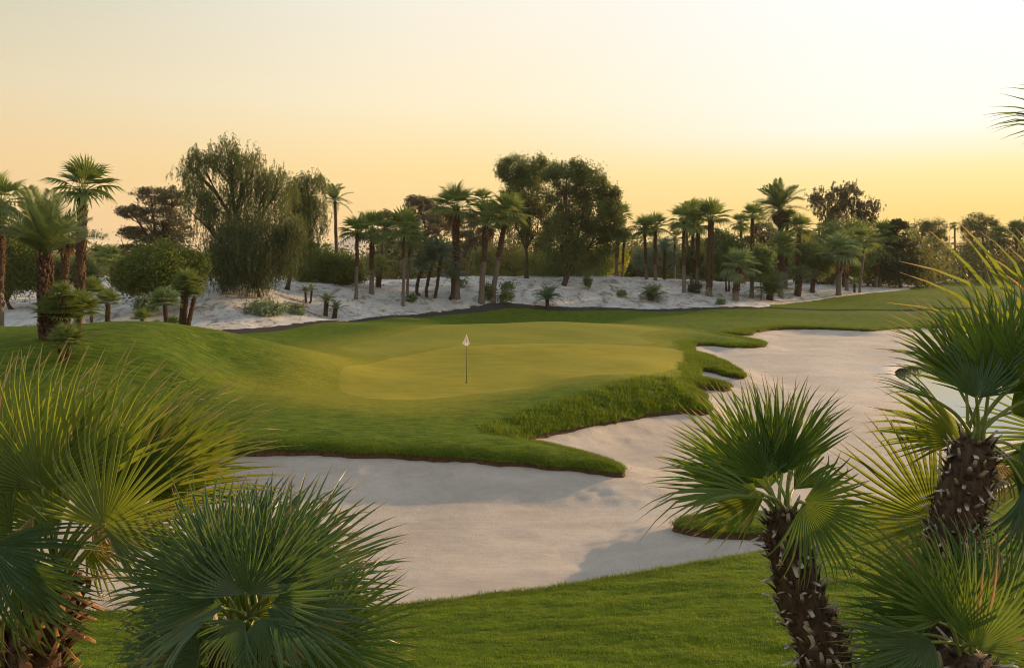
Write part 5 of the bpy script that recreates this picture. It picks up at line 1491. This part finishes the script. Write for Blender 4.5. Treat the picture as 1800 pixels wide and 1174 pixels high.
# left, big sunlit palm
A_leaves = [
 (75, 862, -.1, 97, .05, 262, 165, dict(n=(.1, -1, .35))), (5, 880, 0, 104, .1, 275, 150, {}), (150, 850, .3, 72, .25, 262, 120, {}),
 (205, 855, .2, 46, .15, 285, 95, dict(n=(-.2, -1, .5))), (250, 850, .35, 32, .2, 270, 75, {}), (235, 872, .1, 34, .1, 290, 70, {}), (150, 860, .0, 62, .05, 270, 80, {}), (215, 890, .05, 46, .0, 262, 60, {}), (182, 924, -.45, 60, -.05, 190, 225, dict(n=(.05, -1, .5), mat='fg_leaf_warm')),
 (245, 905, .1, 27, .0, 300, 60, dict(n=(-.1, -.7, .8), mat='fg_leaf_warm')), (258, 880, .2, 38, .1, 240, 60, dict(n=(-.1, -1, .5), mat='fg_leaf_warm')), (20, 940, -.2, 165, .0, 220, 150, {}),
 (30, 990, -.35, -62, -.1, 190, 130, dict(mat='fg_leaf', n=(-.2, -1, .3), droop=.25)), (-20, 960, -.4, -30, -.2, 190, 120, dict(mat='fg_leaf_blue', droop=.25)),
 (120, 880, .5, 85, .4, 250, 150, {}), (60, 900, .5, 120, .3, 260, 150, {}), (-70, 880, .2, 110, .0, 270, 140, {}), (170, 930, .4, 20, .3, 230, 110, {}),
 (100, 930, -.1, 140, -.1, 200, 140, dict(mat='fg_leaf_warm')), (40, 850, .25, 88, .1, 255, 110, dict(mat='fg_leaf_warm')), (190, 890, .1, 58, .1, 250, 80, dict(mat='fg_leaf_warm')),
 (225, 915, -.2, -12, -.1, 110, 60, dict(dead=1, mat='fg_dead', n=(0, -1, .3))), (165, 905, .1, -70, .0, 130, 50, dict(dead=1, mat='fg_dead', droop=.3)),
 (60, 905, -.2, -100, .0, 150, 55, dict(dead=1, mat='fg_dead', droop=.3)), (150, 950, .3, -50, .1, 150, 80, dict(droop=.3)),
]
near_palm('near_fan_palm', 'large sunlit fan palm at the left edge, rust-brown trunk and yellow-tipped leaves', NP, [(98, 1010), (90, 1060), (72, 1120), (55, 1174)], 4.6, 150, 95, A_leaves, 901, mat='fg_leaf_warm', boots=150, boot_h=1.0, boots_set=BOOTS_R, boot_len=.13)
# bottom, left of centre
B_leaves = [
 (405, 1012, 0.15, 112, 0.75, 225, 140, {}), (440, 1007, 0.2, 88, 0.8, 233, 150, {}), (472, 1012, 0.1, 66, 0.75, 229, 140, {}), (380, 1022, -0.05, 145, 0.3, 230, 120, {}), (500, 1025, 0, 38, 0.35, 244, 115, {}),
 (345, 1034, 0, 170, 0.1, 182, 110, dict(mat='fg_leaf')), (515, 1034, 0.1, 14, 0.1, 216, 90, {}), (410, 1022, -0.3, 105, 0.1, 182, 130, {}), (460, 1024, -0.3, 72, 0.1, 182, 130, {}),
 (365, 1144, -0.25, 184, -0.1, 206, 130, dict(n=(-.1, -1, .7))), (375, 1082, 0.1, 176, 0, 201, 90, {}), (553, 1128, -0.35, -12, -0.15, 196, 190, dict(n=(.1, -1, .6), mat='fg_leaf')), (556, 1082, 0.15, 14, 0.1, 182, 130, {}),
 (470, 1154, -0.4, -92, -0.25, 115, 150, dict(n=(0, -1, .3))), (395, 1032, 0.35, 128, 0.5, 212, 110, dict(mat='fg_leaf')), (480, 1032, 0.4, 55, 0.5, 221, 110, dict(mat='fg_leaf')),
 (350, 1102, 0.2, 205, 0.2, 182, 120, {}), (520, 1102, 0.3, -25, 0.2, 182, 110, dict(mat='fg_leaf')), (430, 1027, 0.45, 95, 0.5, 204, 120, dict(mat='fg_leaf_warm')), (600, 1142, 0.1, -28, 0, 144, 120, {}),
 (300, 1152, 0, 200, 0, 144, 120, {}), (425, 1082, 0.5, 60, 0.6, 161, 140, dict(mat='fg_leaf')), (440, 1082, 0.55, 120, 0.6, 161, 140, dict(mat='fg_leaf')), (405, 1122, 0.3, 215, 0.2, 182, 130, {}), (455, 1127, 0.3, -35, 0.2, 182, 130, {}), (510, 1172, -0.1, -50, 0, 144, 140, {}), (380, 1182, -0.1, -140, 0, 144, 140, dict(mat='fg_leaf')), (415, 1052, 0, 150, 0.1, 153, 120, dict(mat='fg_leaf_warm')), (470, 1057, 0.1, 30, 0.1, 153, 120, dict(mat='fg_leaf_warm')), (500, 1122, 0.2, -60, 0.1, 124, 60, dict(dead=1, mat='fg_dead', droop=.3)), (420, 1142, 0.1, -110, 0.1, 115, 50, dict(dead=1, mat='fg_dead', droop=.3)),
 (395, 1066, -0.35, 200, -0.1, 216, 120, dict(n=(-.1, -.6, 1), droop=.15)), (470, 1066, -0.35, -20, -0.1, 216, 120, dict(n=(.1, -.6, 1), droop=.15)), (430, 1089, -0.45, -120, -0.3, 124, 120, dict(n=(-.1, -1, .8), droop=.2)), (455, 1084, -0.45, -62, -0.3, 144, 120, dict(n=(.1, -1, .8), droop=.2)), (432, 1044, -0.4, 92, -0.25, 140, 170, dict(n=(0, -1, .3))), (395, 1049, -0.3, 138, -0.2, 192, 120, {}), (470, 1049, -0.3, 42, -0.2, 192, 120, {}),
]
near_palm('near_fan_palm', 'low blue-green fan palm spreading wide in the bottom left, trunk almost hidden', NP, [(432, 1115), (428, 1150), (420, 1190)], 4.2, 150, 120, B_leaves, 902, mat='fg_leaf_blue', boots=110, boot_h=.6)
# right of centre, on a leaning trunk
C_leaves = [
 (1330, 848, .1, 122, .15, 200, 125, {}), (1345, 842, .05, 104, .1, 195, 130, {}), (1360, 838, .1, 88, .12, 190, 125, {}), (1374, 834, .05, 68, .05, 185, 95, dict(n=(-.5, -1, .3))),
 (1322, 862, .2, 142, .2, 190, 110, {}), (1392, 830, .15, 56, .15, 175, 60, dict(n=(-1.2, -.6, .3))), (1343, 876, -.15, 177, -.1, 215, 62, dict(n=(0, -.5, 1))), (1335, 872, .1, 163, .1, 195, 90, {}),
 (1412, 882, -.35, -38, -.12, 155, 185, dict(n=(.1, -1, .45))), (1395, 860, .4, 30, .7, 160, 90, {}), (1350, 860, .4, 110, .6, 190, 130, {}), (1345, 868, -.1, 205, .0, 150, 80, dict(mat='fg_leaf_warm')),
 (1386, 822, -.05, -58, .0, 50, 20, dict(mat='fg_leaf')),
]
near_palm('near_fan_palm', 'fan palm right of centre on a leaning trunk studded with pale cut leaf bases', NP, [(1376, 893), (1382, 945), (1398, 1010), (1420, 1090), (1450, 1174)], 5.0, 124, 84, C_leaves, 903, mat='fg_leaf', boots=290, boot_h=1.2, boot_len=.072)
# right, taller
D_leaves = [
 (1716, 700, -.2, 84, .15, 118, 150, dict(n=(0, -1, .25), mat='fg_leaf_blue')), (1700, 692, .1, 108, .2, 195, 110, {}), (1735, 680, .1, 76, .2, 225, 130, {}), (1690, 690, .15, 124, .15, 178, 60, {}), (1765, 690, .1, 52, .15, 230, 120, {}),
 (1650, 706, -.1, 164, -.1, 128, 42, dict(n=(0, -.7, .9))), (1810, 700, .1, 25, 0, 220, 120, {}), (1690, 772, .25, 158, .1, 175, 85, dict(mat='fg_leaf_warm')), (1705, 765, .4, 172, .2, 190, 75, dict(mat='fg_leaf_warm')),
 (1642, 912, .35, 157, .05, 235, 160, dict(n=(-.1, -1, .15), mat='fg_leaf_warm', cup=.1, droop=.02)), (1790, 790, .1, -25, 0, 190, 150, dict(mat='fg_leaf_blue')), (1800, 850, .0, -75, -.1, 190, 140, dict(mat='fg_leaf_blue', droop=.3)),
 (1775, 725, .3, 10, .3, 190, 120, {}), (1720, 690, .4, 95, .5, 210, 150, {}), (1770, 800, .35, -45, .3, 200, 120, dict(mat='fg_leaf_blue')), (1740, 670, -.1, 88, -.05, 185, 110, {}), (1790, 670, -.1, 70, -.05, 190, 120, {}),
 (1745, 800, .35, -75, .2, 150, 60, dict(dead=1, mat='fg_dead', droop=.3)),
]
near_palm('near_fan_palm', 'tall fan palm at the right, thick dark trunk, dense green crown over the pond', NP, [(1716, 772), (1700, 840), (1684, 900), (1672, 970), (1664, 1080), (1662, 1174)], 5.3, 126, 96, D_leaves, 904, mat='fg_leaf', boots=290, boot_h=1.2, boot_len=.072)
# bottom right, low
E_leaves = [
 (1640, 1088, 0, 165, .05, 190, 110, {}), (1652, 1072, .1, 140, .3, 210, 110, {}), (1685, 1075, .1, 112, .35, 200, 120, {}), (1716, 1140, -.35, 62, -.1, 175, 145, dict(n=(-.05, -1, .4))), (1720, 1075, .1, 84, .35, 185, 110, {}),
 (1765, 1070, .3, 55, .3, 170, 110, {}), (1790, 1100, .0, 25, .1, 170, 110, {}), (1605, 1112, 0, 192, .0, 150, 110, dict(mat='fg_leaf_blue')), (1640, 1125, -.15, 215, -.1, 170, 120, dict(mat='fg_leaf_blue')), (1660, 1085, -.2, 128, .0, 150, 120, {}),
 (1690, 1100, -.25, 92, .1, 150, 130, {}), (1600, 1160, .2, 200, .1, 150, 120, {}), (1790, 1150, .1, -20, 0, 150, 130, {}), (1740, 1160, .2, -80, .1, 120, 50, dict(dead=1, mat='fg_dead', droop=.3)),
]
near_palm('near_fan_palm', 'low fan palm in the bottom right corner in front of the tall palm trunk', NP, [(1706, 1145), (1700, 1174), (1696, 1230)], 4.5, 160, 130, E_leaves, 905, mat='fg_leaf', boots=110, boot_h=.6)
# beyond the right edge: its fronds reach in at the top of the crown
F_leaves = [
 (1852, 668, 0, 122, .05, 330, 90, dict(n=(.1, -1, .5), mat='fg_leaf_warm', seg=7.2, cup=.1, droop=.05)), (1830, 700, .3, 136, .1, 255, 45, dict(mat='fg_leaf_warm', seg=7)), (1880, 650, .2, 84, .1, 290, 90, dict(mat='fg_leaf_warm', seg=7)), (1920, 700, .2, 60, .1, 240, 140, {}), (1940, 740, .1, 10, 0, 240, 140, {}),
 (1870, 770, .3, 180, .2, 190, 120, {}), (1850, 820, .2, -120, .1, 230, 140, dict(mat='fg_leaf_blue', droop=.3)), (1900, 850, .1, -70, 0, 220, 140, dict(droop=.3)),
]
near_palm('near_fan_palm', 'fan palm beyond the right edge whose broad yellow-lit leaf rises over the far lawn', NP, [(1880, 780), (1885, 900), (1890, 1040), (1890, 1174)], 5.9, 125, 95, F_leaves, 906, mat='fg_leaf', boots=60, boot_h=1.6)
G_leaves = [
 (1912, 220, 0, 175, .05, 182, 40, dict(n=(.05, -1, .55), droop=.0)), (1905, 226, .1, 178, .0, 165, 40, dict(n=(.05, -1, .9), droop=.02)), (1900, 180, .2, 166, .2, 100, 50, {}), (1990, 150, 0, 90, .1, 200, 140, {}), (2080, 190, 0, 20, .1, 200, 140, {}), (1990, 260, .1, -110, .1, 180, 120, {}), (2040, 150, .3, 60, .3, 200, 130, {}), (2070, 260, .2, -50, .1, 180, 120, {}),
]
near_palm('near_fan_palm', 'tall palm outside the photo with one dark frond tip poking in at the top right', NP, [(2010, 230), (2012, 400), (2015, 700), (2020, 1174)], 6.4, 95, 80, G_leaves, 907, mat='fg_leaf', boots=40, boot_h=1.2)

# ------------------------------------------------------------------ haze
def haze():
    hx, y0, y1, z0, z1 = 7600, -7600, 7600, -3.7, 190
    V = [(x, y, z) for z in (z0, z1) for (x, y) in ((-hx, y0), (hx, y0), (hx, y1), (-hx, y1))]
    F = [(0, 3, 2, 1), (4, 5, 6, 7), (0, 1, 5, 4), (1, 2, 6, 5), (2, 3, 7, 6), (3, 0, 4, 7)]
    m = bpy.data.materials.new('haze'); m.use_nodes = True
    nt = m.node_tree; nt.nodes.clear()
    o_ = nt.nodes.new('ShaderNodeOutputMaterial'); v_ = nt.nodes.new('ShaderNodeVolumePrincipled')
    v_.inputs['Color'].default_value = (.98, .93, .86, 1); v_.inputs['Density'].default_value = HAZE
    v_.inputs['Anisotropy'].default_value = 0.0
    nt.links.new(v_.outputs[0], o_.inputs['Volume'])
    obj('haze', mixed_mesh('haze', V, F, m, False), kind='stuff')
HAZE = 0.00011
if HAZE > 0: haze()
